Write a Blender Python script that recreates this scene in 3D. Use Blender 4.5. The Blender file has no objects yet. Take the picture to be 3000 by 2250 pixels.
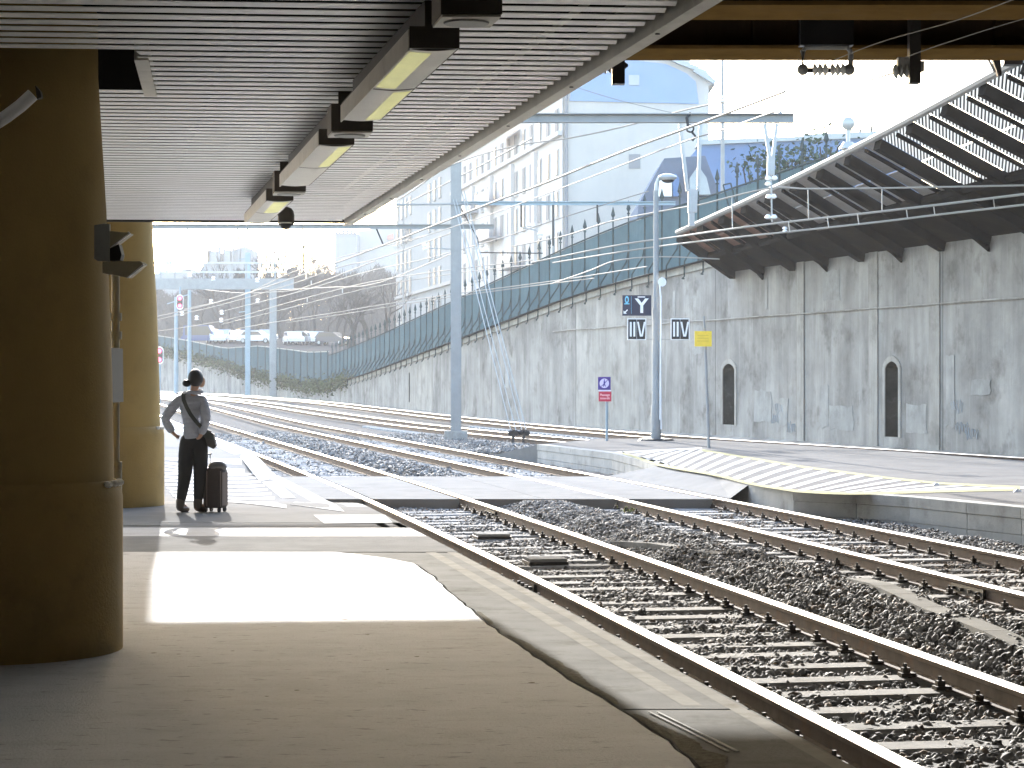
import bpy, math, random
import numpy as np
from mathutils import Vector, Matrix

random.seed(7)
rng = np.random.default_rng(7)
scn = bpy.context.scene
col = scn.collection

# ------------------------------------------------------------------ camera
# The camera stands on the platform, 1.6 m up, looking level along +Y.
F, CX, HY, EYE = 6374.0, 1500.0, 1112.0, 1.6      # survey of the photograph (3000 x 2250)
cam_d = bpy.data.cameras.new("camera")
cam = bpy.data.objects.new("camera", cam_d)
col.objects.link(cam)
cam.location = (0, 0, EYE)
cam.rotation_euler = (math.radians(90), 0, 0)
cam_d.sensor_width = 36.0
cam_d.lens = 36.0 * F / 3000.0
cam_d.shift_y = -(1125.0 - HY) / 3000.0
cam_d.clip_start = 0.1
cam_d.clip_end = 4000
scn.camera = cam

# ------------------------------------------------------------------ light
SUN_EL = math.radians(18.0)
SUN_AZ = math.radians(-9.4)                        # seen from above, left of +Y
world = bpy.data.worlds.new("World")
scn.world = world
world.use_nodes = True
wn = world.node_tree
bg = wn.nodes["Background"]
sky = wn.nodes.new("ShaderNodeTexSky")
sky.sky_type = 'NISHITA'
sky.sun_disc = False
sky.sun_elevation = SUN_EL
sky.sun_rotation = SUN_AZ
sky.dust_density = 1.8
sky.ozone_density = 1.0
wn.links.new(sky.outputs[0], bg.inputs[0])
bg.inputs[1].default_value = 0.15
sun_d = bpy.data.lights.new("sun", 'SUN')
sun_d.energy = 2.4
sun_d.angle = math.radians(0.6)
sun_d.color = (1.0, 0.98, 0.95)
sun = bpy.data.objects.new("sun", sun_d)
col.objects.link(sun)
sdir = Vector((math.sin(SUN_AZ) * math.cos(SUN_EL), math.cos(SUN_AZ) * math.cos(SUN_EL), math.sin(SUN_EL)))
sun.rotation_euler = sdir.to_track_quat('Z', 'Y').to_euler()
scn.view_settings.view_transform = 'Standard'
scn.view_settings.look = 'None'
scn.view_settings.gamma = 1.0
scn.view_settings.exposure = 2.92
scn.cycles.use_denoising = True
scn.cycles.max_bounces = 8
scn.cycles.diffuse_bounces = 5
scn.cycles.glossy_bounces = 3
scn.cycles.transparent_max_bounces = 12
scn.cycles.sample_clamp_indirect = 6.0
scn.cycles.caustics_reflective = False
scn.cycles.caustics_refractive = False
scn.cycles.volume_step_rate = 4.0

# ------------------------------------------------------------------ survey helpers (photo pixel + true distance or height -> metres)
def P(x, y, d):
    return Vector(((x - CX) / F * d, d, EYE - (y - HY) / F * d))
def G(x, y, z=0.0):
    d = F * (EYE - z) / (y - HY)
    return Vector(((x - CX) / F * d, d, z))

# ------------------------------------------------------------------ materials
MAT = {}
def mat(name, color, rough=0.6, metal=0.0, spec=0.5, var=0.0, vscale=3.0, bump=0.0, bscale=40.0,
        streak=0.0, stscale=(3, 3, .25), dirt=None, dirt_amt=0.0, dirt_scale=1.2, emit=None, estr=0.0, island=0.0,
        coat=0.0, fleck=0.0, pale=None, pale_amt=0.0, alpha=1.0, transm=0.0, transl=0.0):
    m = bpy.data.materials.new(name)
    m.use_nodes = True
    nt = m.node_tree
    N, L = nt.nodes, nt.links
    b = N["Principled BSDF"]
    b.inputs["Roughness"].default_value = rough
    b.inputs["Metallic"].default_value = metal
    b.inputs["Specular IOR Level"].default_value = spec
    c = list(color) + [1]
    b.inputs["Base Color"].default_value = c
    geo = N.new("ShaderNodeNewGeometry")
    cur = None
    def rgb(v):
        n = N.new("ShaderNodeRGB"); n.outputs[0].default_value = list(v) + [1]; return n.outputs[0]
    if var or streak or dirt or island:
        cur = rgb(color)
    def shade(cur, fac, lo, hi):
        mr = N.new("ShaderNodeMapRange")
        mr.inputs[1].default_value = 0.25; mr.inputs[2].default_value = 0.75
        mr.inputs[3].default_value = lo; mr.inputs[4].default_value = hi
        L.new(fac, mr.inputs[0])
        mx = N.new("ShaderNodeMix"); mx.data_type = 'RGBA'; mx.blend_type = 'MULTIPLY'
        mx.inputs[0].default_value = 1.0
        L.new(cur, mx.inputs[6]); L.new(mr.outputs[0], mx.inputs[7])
        return mx.outputs[2]
    if var:
        n = N.new("ShaderNodeTexNoise"); n.inputs["Scale"].default_value = vscale
        n.inputs["Detail"].default_value = 6; n.inputs["Roughness"].default_value = 0.65
        L.new(geo.outputs["Position"], n.inputs["Vector"])
        cur = shade(cur, n.outputs["Fac"], 1 - var, 1 + var)
    if streak:
        mp = N.new("ShaderNodeMapping"); mp.inputs["Scale"].default_value = stscale
        L.new(geo.outputs["Position"], mp.inputs["Vector"])
        n = N.new("ShaderNodeTexNoise"); n.inputs["Scale"].default_value = 1.0
        n.inputs["Detail"].default_value = 7; n.inputs["Roughness"].default_value = 0.7
        L.new(mp.outputs[0], n.inputs["Vector"])
        cur = shade(cur, n.outputs["Fac"], 1 - streak, 1 + streak * .7)
    if dirt:
        n = N.new("ShaderNodeTexNoise"); n.inputs["Scale"].default_value = dirt_scale
        n.inputs["Detail"].default_value = 8; n.inputs["Roughness"].default_value = 0.7
        L.new(geo.outputs["Position"], n.inputs["Vector"])
        mr = N.new("ShaderNodeMapRange"); mr.inputs[1].default_value = 0.52; mr.inputs[2].default_value = 0.72
        mr.inputs[3].default_value = 0; mr.inputs[4].default_value = dirt_amt
        L.new(n.outputs["Fac"], mr.inputs[0])
        mx = N.new("ShaderNodeMix"); mx.data_type = 'RGBA'
        L.new(mr.outputs[0], mx.inputs[0]); L.new(cur, mx.inputs[6]); L.new(rgb(dirt), mx.inputs[7])
        cur = mx.outputs[2]
    if fleck:
        # dark grit, gum and scuffs drawn out across the walking direction
        for sc_, lo_, hi_, am in (((7, 16, 16), .61, .67, fleck * .75), ((1.6, 3.6, 3.6), .56, .80, fleck * .5), ((34, 50, 50), .60, .68, fleck * .6), ((3, 5, 5), .68, .72, fleck)):
            mp = N.new("ShaderNodeMapping"); mp.inputs["Scale"].default_value = sc_
            L.new(geo.outputs["Position"], mp.inputs["Vector"])
            n = N.new("ShaderNodeTexNoise"); n.inputs["Scale"].default_value = 1.0
            n.inputs["Detail"].default_value = 4; n.inputs["Roughness"].default_value = 0.6
            L.new(mp.outputs[0], n.inputs["Vector"])
            mr = N.new("ShaderNodeMapRange"); mr.inputs[1].default_value = lo_; mr.inputs[2].default_value = hi_
            mr.inputs[3].default_value = 0; mr.inputs[4].default_value = am
            L.new(n.outputs["Fac"], mr.inputs[0])
            mx = N.new("ShaderNodeMix"); mx.data_type = 'RGBA'
            L.new(mr.outputs[0], mx.inputs[0]); L.new(cur, mx.inputs[6]); L.new(rgb((.10, .095, .085)), mx.inputs[7])
            cur = mx.outputs[2]
    if pale:
        mp = N.new("ShaderNodeMapping"); mp.inputs["Scale"].default_value = (2.6, 2.6, .22); mp.inputs["Location"].default_value = (31, 7, 3)
        L.new(geo.outputs["Position"], mp.inputs["Vector"])
        n = N.new("ShaderNodeTexNoise"); n.inputs["Scale"].default_value = 1.0
        n.inputs["Detail"].default_value = 9; n.inputs["Roughness"].default_value = 0.75
        L.new(mp.outputs[0], n.inputs["Vector"])
        mr = N.new("ShaderNodeMapRange"); mr.inputs[1].default_value = 0.56; mr.inputs[2].default_value = 0.70
        mr.inputs[3].default_value = 0; mr.inputs[4].default_value = pale_amt
        L.new(n.outputs["Fac"], mr.inputs[0])
        mx = N.new("ShaderNodeMix"); mx.data_type = 'RGBA'
        L.new(mr.outputs[0], mx.inputs[0]); L.new(cur, mx.inputs[6]); L.new(rgb(pale), mx.inputs[7])
        cur = mx.outputs[2]
    if island:
        mr = N.new("ShaderNodeMapRange"); mr.inputs[3].default_value = 1 - island; mr.inputs[4].default_value = 1 + island
        L.new(geo.outputs["Random Per Island"], mr.inputs[0])
        mx = N.new("ShaderNodeMix"); mx.data_type = 'RGBA'; mx.blend_type = 'MULTIPLY'; mx.inputs[0].default_value = 1
        L.new(cur, mx.inputs[6]); L.new(mr.outputs[0], mx.inputs[7])
        cur = mx.outputs[2]
    if cur is not None:
        L.new(cur, b.inputs["Base Color"])
    if bump:
        n = N.new("ShaderNodeTexNoise"); n.inputs["Scale"].default_value = bscale
        n.inputs["Detail"].default_value = 5; n.inputs["Roughness"].default_value = 0.6
        L.new(geo.outputs["Position"], n.inputs["Vector"])
        bp = N.new("ShaderNodeBump"); bp.inputs["Strength"].default_value = bump
        bp.inputs["Distance"].default_value = 0.02
        L.new(n.outputs["Fac"], bp.inputs["Height"]); L.new(bp.outputs[0], b.inputs["Normal"])
    if emit:
        b.inputs["Emission Color"].default_value = list(emit) + [1]
        b.inputs["Emission Strength"].default_value = estr
    if coat:
        b.inputs["Coat Weight"].default_value = coat
    if alpha < 1:
        b.inputs["Alpha"].default_value = alpha
    if transm:
        b.inputs["Transmission Weight"].default_value = transm
    if transl:
        t = N.new("ShaderNodeBsdfTranslucent"); t.inputs[0].default_value = c
        ms = N.new("ShaderNodeMixShader"); ms.inputs[0].default_value = transl
        L.new(b.outputs[0], ms.inputs[1]); L.new(t.outputs[0], ms.inputs[2])
        L.new(ms.outputs[0], N["Material Output"].inputs[0])
    MAT[name] = m
    return m

mat("asphalt", (.435, .445, .458), rough=.8, spec=.05, fleck=.55, var=.12, vscale=1.6, bump=.5, bscale=60, streak=.07, stscale=(.5, 4, 4), dirt=(.29, .29, .29), dirt_amt=.6, dirt_scale=1.6)
mat("asphalt_old", (.245, .243, .238), rough=.9, spec=0.0, var=.14, vscale=2.0, bump=.5, bscale=40, dirt=(.31, .308, .30), dirt_amt=.6, dirt_scale=2.2)
mat("asphalt_grey", (.25, .247, .24), rough=.9, spec=0.0, var=.10, vscale=2.0, bump=.3, bscale=50, dirt=(.14, .14, .135), dirt_amt=.4)
mat("island_asphalt", (.21, .202, .19), rough=.95, spec=0.0, var=.14, vscale=1.0, bump=.4, bscale=30, streak=.10, stscale=(.3, 1.5, 1), dirt=(.10, .096, .088), dirt_amt=.4)
mat("edge_concrete", (.265, .262, .25), rough=.9, spec=0.0, var=.12, vscale=2.5, bump=.25, bscale=50, streak=.10, stscale=(.6, 3, 3), dirt=(.10, .095, .075), dirt_amt=.55, dirt_scale=1.9)
mat("edge_line", (.32, .31, .285), rough=.9, spec=0.0, var=.15, vscale=5, dirt=(.22, .2, .165), dirt_amt=.8, dirt_scale=4)
mat("crack_fill", (.20, .195, .185), rough=.95, spec=0.0, var=.3, vscale=30)
mat("joint", (.03, .028, .022), rough=.95, var=.3, vscale=20)
mat("grime", (.19, .178, .15), spec=0.0, rough=.95, var=.4, vscale=30, bump=.6, bscale=80)
mat("white_paint", (.56, .555, .54), rough=.85, spec=0.0, var=.10, vscale=4, dirt=(.24, .235, .225), dirt_amt=.8, dirt_scale=3.5)
mat("yellow_paint", (.40, .375, .235), rough=.85, spec=0.0, var=.18, vscale=4, dirt=(.24, .23, .2), dirt_amt=.85, dirt_scale=3)
mat("kerb", (.42, .41, .385), spec=0.0, rough=.8, var=.16, vscale=2.5, bump=.3, bscale=30, streak=.12, dirt=(.17, .16, .14), dirt_amt=.6, dirt_scale=2)
mat("wall_concrete", (.34, .325, .30), rough=.9, spec=0.0, var=.34, vscale=.45, bump=.4, bscale=9, streak=.34, stscale=(1.3, 1.3, .13), dirt=(.11, .10, .085), dirt_amt=.8, dirt_scale=.75, pale=(.50, .49, .46), pale_amt=.55)
mat("wall_concrete_pale", (.385, .365, .33), rough=.9, spec=0.0, var=.26, vscale=.6, bump=.3, bscale=9, streak=.3, stscale=(1.6, 1.6, .15), dirt=(.16, .15, .13), dirt_amt=.65, dirt_scale=.9, pale=(.52, .51, .48), pale_amt=.5)
mat("wall_patch", (.36, .352, .33), rough=.9, spec=0.0, var=.25, vscale=1.2, streak=.25, stscale=(2, 2, .3), dirt=(.24, .23, .21), dirt_amt=.7, dirt_scale=2.0)
mat("graffiti_paint", (.46, .48, .5), rough=.9, spec=0.0)
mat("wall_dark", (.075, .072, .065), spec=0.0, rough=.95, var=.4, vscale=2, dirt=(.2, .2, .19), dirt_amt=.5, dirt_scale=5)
mat("coping", (.42, .41, .37), spec=0.0, rough=.85, var=.2, vscale=2, dirt=(.14, .14, .11), dirt_amt=.6, dirt_scale=3)
mat("ochre", (.37, .265, .105), rough=.6, spec=0.06, var=.06, vscale=2.5, bump=.12, bscale=70, streak=.06, dirt=(.16, .115, .06), dirt_amt=.35, dirt_scale=1.3)
mat("ochre_base", (.36, .255, .10), rough=.6, spec=0.06, var=.09, vscale=3, bump=.2, bscale=50, dirt=(.15, .11, .06), dirt_amt=.45, dirt_scale=1.8)
mat("chipped", (.62, .60, .55), rough=.85, var=.25, vscale=12, bump=.6, bscale=30)
mat("slat", (.87, .88, .89), rough=.42, spec=.5, var=.04, vscale=3)
mat("trim", (.60, .585, .53), rough=.55, var=.12, vscale=4, dirt=(.3, .28, .24), dirt_amt=.4, dirt_scale=5)
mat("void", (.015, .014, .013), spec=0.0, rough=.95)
mat("dark_metal", (.035, .032, .03), rough=.55, metal=.2, var=.2, vscale=6)
mat("brown_metal", (.055, .045, .035), rough=.5, var=.2, vscale=5)
mat("diffuser", (.60, .60, .56), rough=.45, spec=.25, var=.05, vscale=6)
mat("diffuser_yellow", (.58, .58, .22), emit=(.72, .72, .26), estr=.055, rough=.45, spec=.2, var=.12, vscale=4)  # weak emission added to brighten the yellow panels
mat("girder", (.16, .098, .034), spec=0.0, rough=.8, var=.2, vscale=1.5, streak=.2, dirt=(.1, .075, .05), dirt_amt=.6, dirt_scale=1.5)
mat("girder_web", (.09, .065, .045), spec=0.0, rough=.9, var=.25, vscale=1.5, streak=.25, dirt=(.04, .03, .025), dirt_amt=.6)
mat("rust", (.095, .070, .056), rough=.85, spec=.3, var=.3, vscale=7, dirt=(.16, .075, .035), dirt_amt=.6, dirt_scale=3)
mat("rail_steel", (.70, .70, .70), rough=.30, metal=1.0, var=.06, vscale=10)
mat("sleeper", (.385, .382, .375), spec=0.0, rough=.85, var=.16, vscale=6, bump=.3, bscale=50, dirt=(.17, .16, .14), dirt_amt=.55, dirt_scale=5)
mat("clip", (.05, .042, .036), rough=.8, var=.3, vscale=20)
mat("stone", (.205, .202, .196), rough=.85, spec=.15, var=.18, vscale=25, island=.62)
mat("stone_rusty", (.20, .165, .135), rough=.85, spec=.15, var=.2, vscale=25, island=.55)
mat("bed", (.10, .097, .09), rough=.95, spec=0.0, var=.5, vscale=16, bump=1.0, bscale=18, dirt=(.24, .235, .22), dirt_amt=.75, dirt_scale=14)
mat("bed_far", (.17, .165, .157), rough=1.0, spec=0.0, var=.45, vscale=9, bump=1.0, bscale=12, dirt=(.05, .048, .044), dirt_amt=.6, dirt_scale=7)
mat("galv", (.30, .305, .30), rough=.6, spec=.2, metal=.1, var=.12, vscale=3, streak=.1)
mat("galv_blue", (.27, .35, .40), rough=.55, metal=.2, var=.12, vscale=3, streak=.1)
mat("galv_light", (.42, .43, .42), rough=.45, metal=.35, var=.1, vscale=5)
mat("copper_wire", (.22, .215, .20), rough=.7, spec=.15)
mat("porcelain", (.85, .86, .86), rough=.15, spec=.6)
mat("insulator_dark", (.05, .04, .035), rough=.3)
mat("iron", (.06, .075, .075), spec=0.0, rough=.6, var=.25, vscale=10)
mat("teal_panel", (.085, .13, .145), rough=.8, spec=0.0, var=.14, vscale=1.5, streak=.15, stscale=(14, 14, .2))
mat("teal_panel_light", (.10, .15, .165), rough=.8, spec=0.0, var=.14, vscale=1.5, streak=.15, stscale=(14, 14, .2))
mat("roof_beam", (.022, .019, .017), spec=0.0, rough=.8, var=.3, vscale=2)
mat("gutter_zinc", (.20, .20, .195), rough=.7, var=.15, vscale=3)
mat("roof_sheet", (.30, .29, .28), rough=.7, var=.2, vscale=2, transl=.25, dirt=(.16, .12, .09), dirt_amt=.5, dirt_scale=1.2)
mat("roof_sheet_clear", (.78, .78, .75), rough=.6, var=.15, vscale=3, transl=.7)
mat("roof_sheet_rust", (.20, .10, .065), rough=.8, var=.3, vscale=2, streak=.2)
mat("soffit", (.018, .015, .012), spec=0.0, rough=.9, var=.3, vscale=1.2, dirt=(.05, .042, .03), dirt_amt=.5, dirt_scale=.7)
mat("sign_navy", (.012, .016, .045), rough=.4)
mat("sign_black", (.012, .012, .014), rough=.4)
mat("sign_white", (.82, .82, .80), rough=.5)
mat("sign_cyan", (.16, .50, .66), rough=.5)
mat("sign_violet", (.05, .02, .22), rough=.4)
mat("sign_lilac", (.66, .58, .78), rough=.5)
mat("sign_red", (.52, .02, .06), rough=.4)
mat("sign_pink", (.85, .45, .48), rough=.5)
mat("sign_yellow", (.80, .56, .05), rough=.45, var=.08, vscale=8)
mat("sign_yellow_dark", (.66, .45, .04), rough=.45)
mat("render_white", (.56, .53, .50), spec=0.0, rough=.9, var=.06, vscale=.4, streak=.05)
mat("render_grey", (.46, .435, .40), spec=0.0, rough=.9, var=.07, vscale=.3, streak=.05)
mat("render_bluegrey", (.33, .34, .34), spec=0.0, rough=.9, var=.07, vscale=.3)
mat("gable_blue", (.20, .29, .43), rough=.8, var=.05, vscale=.5)
mat("slate", (.10, .13, .18), rough=.85, spec=0.0, var=.15, vscale=1)
mat("slate_blue", (.10, .18, .33), rough=.85, spec=0.0, var=.08, vscale=.7)
mat("zinc", (.34, .37, .38), spec=0.0, rough=.5, metal=.3, var=.1, vscale=1)
mat("window_glass", (.12, .125, .13), rough=.5, spec=.25)
mat("shutter", (.22, .22, .225), rough=.85, spec=.15)
mat("balcony_iron", (.30, .29, .30), rough=.7)
mat("awning", (.60, .38, .22), rough=.8)
mat("far_stone", (.24, .26, .28), spec=0.0, rough=.9, var=.08, vscale=.2)
mat("bark", (.055, .048, .042), spec=0.0, rough=.95, var=.3, vscale=6)
mat("twig", (.05, .046, .042), spec=0.0, rough=.95, island=.4)
mat("hedge_leaf", (.085, .095, .045), spec=0.0, rough=.8, island=.5)
mat("bush_leaf", (.06, .085, .06), spec=0.0, rough=.7, island=.5)
mat("street_asphalt", (.07, .07, .07), spec=0.0, rough=.8, var=.15, vscale=.5)
mat("ground_mat", (.15, .145, .135), spec=0.0, rough=.95, var=.25, vscale=2, bump=.6, bscale=6)
mat("car_white", (.75, .75, .74), rough=.25, coat=.6)
mat("car_silver", (.45, .46, .47), rough=.25, metal=.5, coat=.6)
mat("car_dark", (.03, .035, .06), rough=.25, coat=.6)
mat("car_blue", (.03, .06, .18), rough=.25, coat=.6)
mat("car_red", (.40, .05, .04), rough=.3, coat=.6)
mat("car_glass", (.03, .035, .04), rough=.05, spec=.8)
mat("rubber", (.02, .02, .02), rough=.8)
mat("lamp_red", (.5, .02, .05), rough=.3, emit=(1, .05, .12), estr=2.0)
mat("headlamp", (.9, .9, .88), rough=.1, spec=.8)
mat("skin", (.42, .26, .18), rough=.5, spec=.4)
mat("hair", (.012, .010, .009), rough=.45, spec=.5)
mat("jacket", (.36, .375, .42), rough=.75, var=.12, vscale=14, bump=.3, bscale=60)
mat("trousers", (.012, .011, .012), rough=.8, bump=.2, bscale=40)
mat("boots", (.055, .035, .024), rough=.5, var=.2, vscale=20)
mat("strap", (.035, .04, .035), rough=.7)
mat("bag", (.045, .038, .035), rough=.6, var=.2, vscale=15)
mat("case_fabric", (.045, .030, .025), rough=.7, var=.2, vscale=20, bump=.3, bscale=120)
mat("case_trim", (.16, .12, .10), rough=.5)
mat("case_top", (.13, .125, .12), rough=.6, var=.2, vscale=10)
mat("grey_plate", (.30, .31, .30), rough=.55, var=.15, vscale=6, dirt=(.18, .18, .17), dirt_amt=.4, dirt_scale=8)
mat("hood", (.34, .31, .22), rough=.5, var=.1, vscale=8)
mat("pipe_paint", (.36, .34, .27), rough=.5, var=.15, vscale=5)
mat("leaf_weed", (.20, .22, .07), rough=.8, island=.5)
mat("litter", (.7, .7, .68), rough=.8)

# ------------------------------------------------------------------ mesh builder
class MB:
    def __init__(s):
        s.v, s.f, s.m = [], [], []
    def add(s, vs, fs, mi=0):
        o = len(s.v)
        s.v += [tuple(p) for p in vs]
        s.f += [tuple(i + o for i in f) for f in fs]
        s.m += [mi] * len(fs)
        return s
    def box(s, c, size, rz=0.0, mi=0, basis=None):
        hx, hy, hz = size[0] / 2, size[1] / 2, size[2] / 2
        c = Vector(c)
        if basis is None:
            ca, sa = math.cos(rz), math.sin(rz)
            ax, ay, az = Vector((ca, sa, 0)), Vector((-sa, ca, 0)), Vector((0, 0, 1))
        else:
            ax, ay, az = basis
        vs = [c + ax * (i * hx) + ay * (j * hy) + az * (k * hz) for k in (-1, 1) for j in (-1, 1) for i in (-1, 1)]
        return s.add(vs, [(0, 2, 3, 1), (4, 5, 7, 6), (0, 1, 5, 4), (2, 6, 7, 3), (0, 4, 6, 2), (1, 3, 7, 5)], mi)
    def bar(s, a, b, w, h=None, mi=0, up=Vector((0, 0, 1))):
        a, b = Vector(a), Vector(b)
        h = w if h is None else h
        t = (b - a)
        ln = t.length
        t.normalize()
        if abs(t.dot(up)) > .98:
            up = Vector((0, 1, 0))
        x = t.cross(up).normalized()
        z = x.cross(t).normalized()
        return s.box((a + b) / 2, (w, ln, h), basis=(x, t, z), mi=mi)
    def tube(s, pts, r, n=6, mi=0, cap=True):
        pts = [Vector(p) for p in pts]
        k = len(pts)
        rs = r if isinstance(r, (list, tuple)) else [r] * k
        vs = []
        ref = Vector((0, 0, 1))
        t0 = (pts[-1] - pts[0]).normalized()
        if abs(t0.z) > .9:
            ref = Vector((0, 1, 0))
        for i, p in enumerate(pts):
            t = (pts[min(i + 1, k - 1)] - pts[max(i - 1, 0)]).normalized()
            x = t.cross(ref)
            if x.length < 1e-4:
                x = t.cross(Vector((1, 0, 0)))
            x.normalize()
            y = x.cross(t)
            for j in range(n):
                a = 2 * math.pi * j / n
                vs.append(p + (x * math.cos(a) + y * math.sin(a)) * rs[i])
        fs = [(i * n + j, i * n + (j + 1) % n, (i + 1) * n + (j + 1) % n, (i + 1) * n + j) for i in range(k - 1) for j in range(n)]
        if cap:
            fs += [tuple(range(n - 1, -1, -1)), tuple(range((k - 1) * n, k * n))]
        return s.add(vs, fs, mi)
    def lathe(s, c, prof, n=16, mi=0, axis=None, sx=1.0, sy=1.0):
        # prof: list of (radius, height along axis)
        c = Vector(c)
        az = Vector((0, 0, 1)) if axis is None else Vector(axis).normalized()
        ax = az.orthogonal().normalized() if axis is not None else Vector((1, 0, 0))
        ay = az.cross(ax)
        vs = []
        for r, h in prof:
            for j in range(n):
                a = 2 * math.pi * j / n
                vs.append(c + ax * (r * sx * math.cos(a)) + ay * (r * sy * math.sin(a)) + az * h)
        k = len(prof)
        fs = [(i * n + j, i * n + (j + 1) % n, (i + 1) * n + (j + 1) % n, (i + 1) * n + j) for i in range(k - 1) for j in range(n)]
        fs += [tuple(range(n - 1, -1, -1)), tuple(range((k - 1) * n, k * n))]
        return s.add(vs, fs, mi)
    def prism(s, poly, z0, z1, mi=0, mtop=None):
        # poly: list of (x, y) counter-clockwise, z0/z1 numbers
        n = len(poly)
        area = sum(poly[i][0] * poly[(i + 1) % n][1] - poly[(i + 1) % n][0] * poly[i][1] for i in range(n))
        if area < 0:
            poly = poly[::-1]
        vs = [(p[0], p[1], z0) for p in poly] + [(p[0], p[1], z1) for p in poly]
        s.add(vs, [(i, (i + 1) % n, n + (i + 1) % n, n + i) for i in range(n)] + [tuple(range(n - 1, -1, -1))], mi)
        s.add([(p[0], p[1], z1) for p in poly], [tuple(range(n))], mi if mtop is None else mtop)
        return s
    def slab(s, pts, t, mi=0):
        # a planar polygon in space thickened by vector t
        n = len(pts)
        t = Vector(t)
        vs = [Vector(p) for p in pts] + [Vector(p) + t for p in pts]
        return s.add(vs, [tuple(range(n)), tuple(range(2 * n - 1, n - 1, -1))] + [(i, n + i, n + (i + 1) % n, (i + 1) % n) for i in range(n)], mi)
    def ball(s, c, r, n=8, m=6, mi=0, sc=(1, 1, 1)):
        c = Vector(c)
        vs = [c + Vector((0, 0, r * sc[2]))]
        for i in range(1, m):
            th = math.pi * i / m
            for j in range(n):
                ph = 2 * math.pi * j / n
                vs.append(c + Vector((r * sc[0] * math.sin(th) * math.cos(ph), r * sc[1] * math.sin(th) * math.sin(ph), r * sc[2] * math.cos(th))))
        vs.append(c - Vector((0, 0, r * sc[2])))
        fs = [(0, 1 + j, 1 + (j + 1) % n) for j in range(n)]
        for i in range(m - 2):
            a = 1 + i * n
            fs += [(a + j, a + n + j, a + n + (j + 1) % n, a + (j + 1) % n) for j in range(n)]
        a = 1 + (m - 2) * n
        fs += [(a + (j + 1) % n, a + j, len(vs) - 1) for j in range(n)]
        return s.add(vs, fs, mi)
    def mesh(s, name, mats, org=(0, 0, 0), smooth=False):
        me = bpy.data.meshes.new(name)
        o = Vector(org)
        me.from_pydata([tuple(Vector(p) - o) for p in s.v], [], s.f)
        if not isinstance(mats, (list, tuple)):
            mats = [mats]
        for m in mats:
            me.materials.append(MAT[m])
        if len(mats) > 1:
            me.polygons.foreach_set("material_index", s.m)
        if smooth:
            me.polygons.foreach_set("use_smooth", [True] * len(me.polygons))
            me.set_sharp_from_angle(angle=math.radians(40)) if hasattr(me, "set_sharp_from_angle") else None
        me.validate()
        me.update()
        return me
    def build(s, name, mats, parent=None, smooth=False):
        org = (0, 0, 0)
        if parent is not None:
            r = parent
            org = Vector((0, 0, 0))
            while r is not None:
                org += Vector(r.location)
                r = r.parent
        o = bpy.data.objects.new(name, s.mesh(name, mats, org, smooth))
        col.objects.link(o)
        if parent is not None:
            o.parent = parent
        return o

def tag(o, label, cat=None, group=None):
    o["label"] = label
    if cat:
        o["category"] = cat
    if group:
        o["group"] = group
    return o
def thing(name, label, cat, loc=(0, 0, 0), group=None):
    o = bpy.data.objects.new(name, None)
    col.objects.link(o)
    o.location = loc
    o.empty_display_size = .2
    return tag(o, label, cat, group)
def struct(o, kind="structure"):
    o["kind"] = kind
    return o
def single(mb, name, mats, label, cat, group=None, smooth=False):
    # a thing that is one mesh: origin at its base
    xs = np.array(mb.v)
    org = Vector((xs[:, 0].mean(), xs[:, 1].mean(), xs[:, 2].min()))
    o = bpy.data.objects.new(name, mb.mesh(name, mats, org, smooth))
    col.objects.link(o)
    o.location = org
    return tag(o, label, cat, group)
def inst(me, name, parent, loc, rz=0.0, rot=None):
    o = bpy.data.objects.new(name, me)
    col.objects.link(o)
    o.parent = parent
    p = Vector(loc)
    r = parent
    while r is not None:
        p = p - Vector(r.location)
        r = r.parent
    o.location = p
    o.rotation_euler = rot if rot is not None else (0, 0, rz)
    return o
def text_mesh(txt, size, mname, name, origin, right, up, thick=.004, parent=None, align='CENTER', xscale=1.0, bold=0.0):
    # flat lettering as real mesh; origin is the centre of the line
    cu = bpy.data.curves.new("lettering", 'FONT')
    cu.body = txt
    cu.size = size
    cu.align_x = align
    cu.align_y = 'CENTER'
    cu.extrude = thick / 2
    cu.offset = bold
    cu.resolution_u = 3
    tmp = bpy.data.objects.new("lettering_tmp", cu)
    me0 = tmp.to_mesh()
    right, up = Vector(right).normalized(), Vector(up).normalized()
    nrm = right.cross(up)
    mb = MB()
    vs = [Vector(origin) + right * (v.co.x * xscale) + up * v.co.y + nrm * v.co.z for v in me0.vertices]
    mb.add(vs, [tuple(p.vertices) for p in me0.polygons])
    tmp.to_mesh_clear()
    bpy.data.objects.remove(tmp)
    return mb.build(name, mname, parent)

def smooth_pts(kn, step):
    # Catmull-Rom through (d, x) knots sampled at ~step -> arrays for np.interp
    kn = sorted(kn)
    ds, xs = [], []
    for i in range(len(kn) - 1):
        p0 = kn[max(i - 1, 0)]; p1 = kn[i]; p2 = kn[i + 1]; p3 = kn[min(i + 2, len(kn) - 1)]
        m1 = (p2[1] - p0[1]) / max(p2[0] - p0[0], 1e-6); m2 = (p3[1] - p1[1]) / max(p3[0] - p1[0], 1e-6)
        h = p2[0] - p1[0]
        n = max(2, int(h / step))
        for j in range(n):
            t = j / n
            a = (2 * t**3 - 3 * t**2 + 1) * p1[1] + (t**3 - 2 * t**2 + t) * h * m1 + (-2 * t**3 + 3 * t**2) * p2[1] + (t**3 - t**2) * h * m2
            ds.append(p1[0] + t * h); xs.append(a)
    ds.append(kn[-1][0]); xs.append(kn[-1][1])
    return np.array(ds), np.array(xs)

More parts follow.
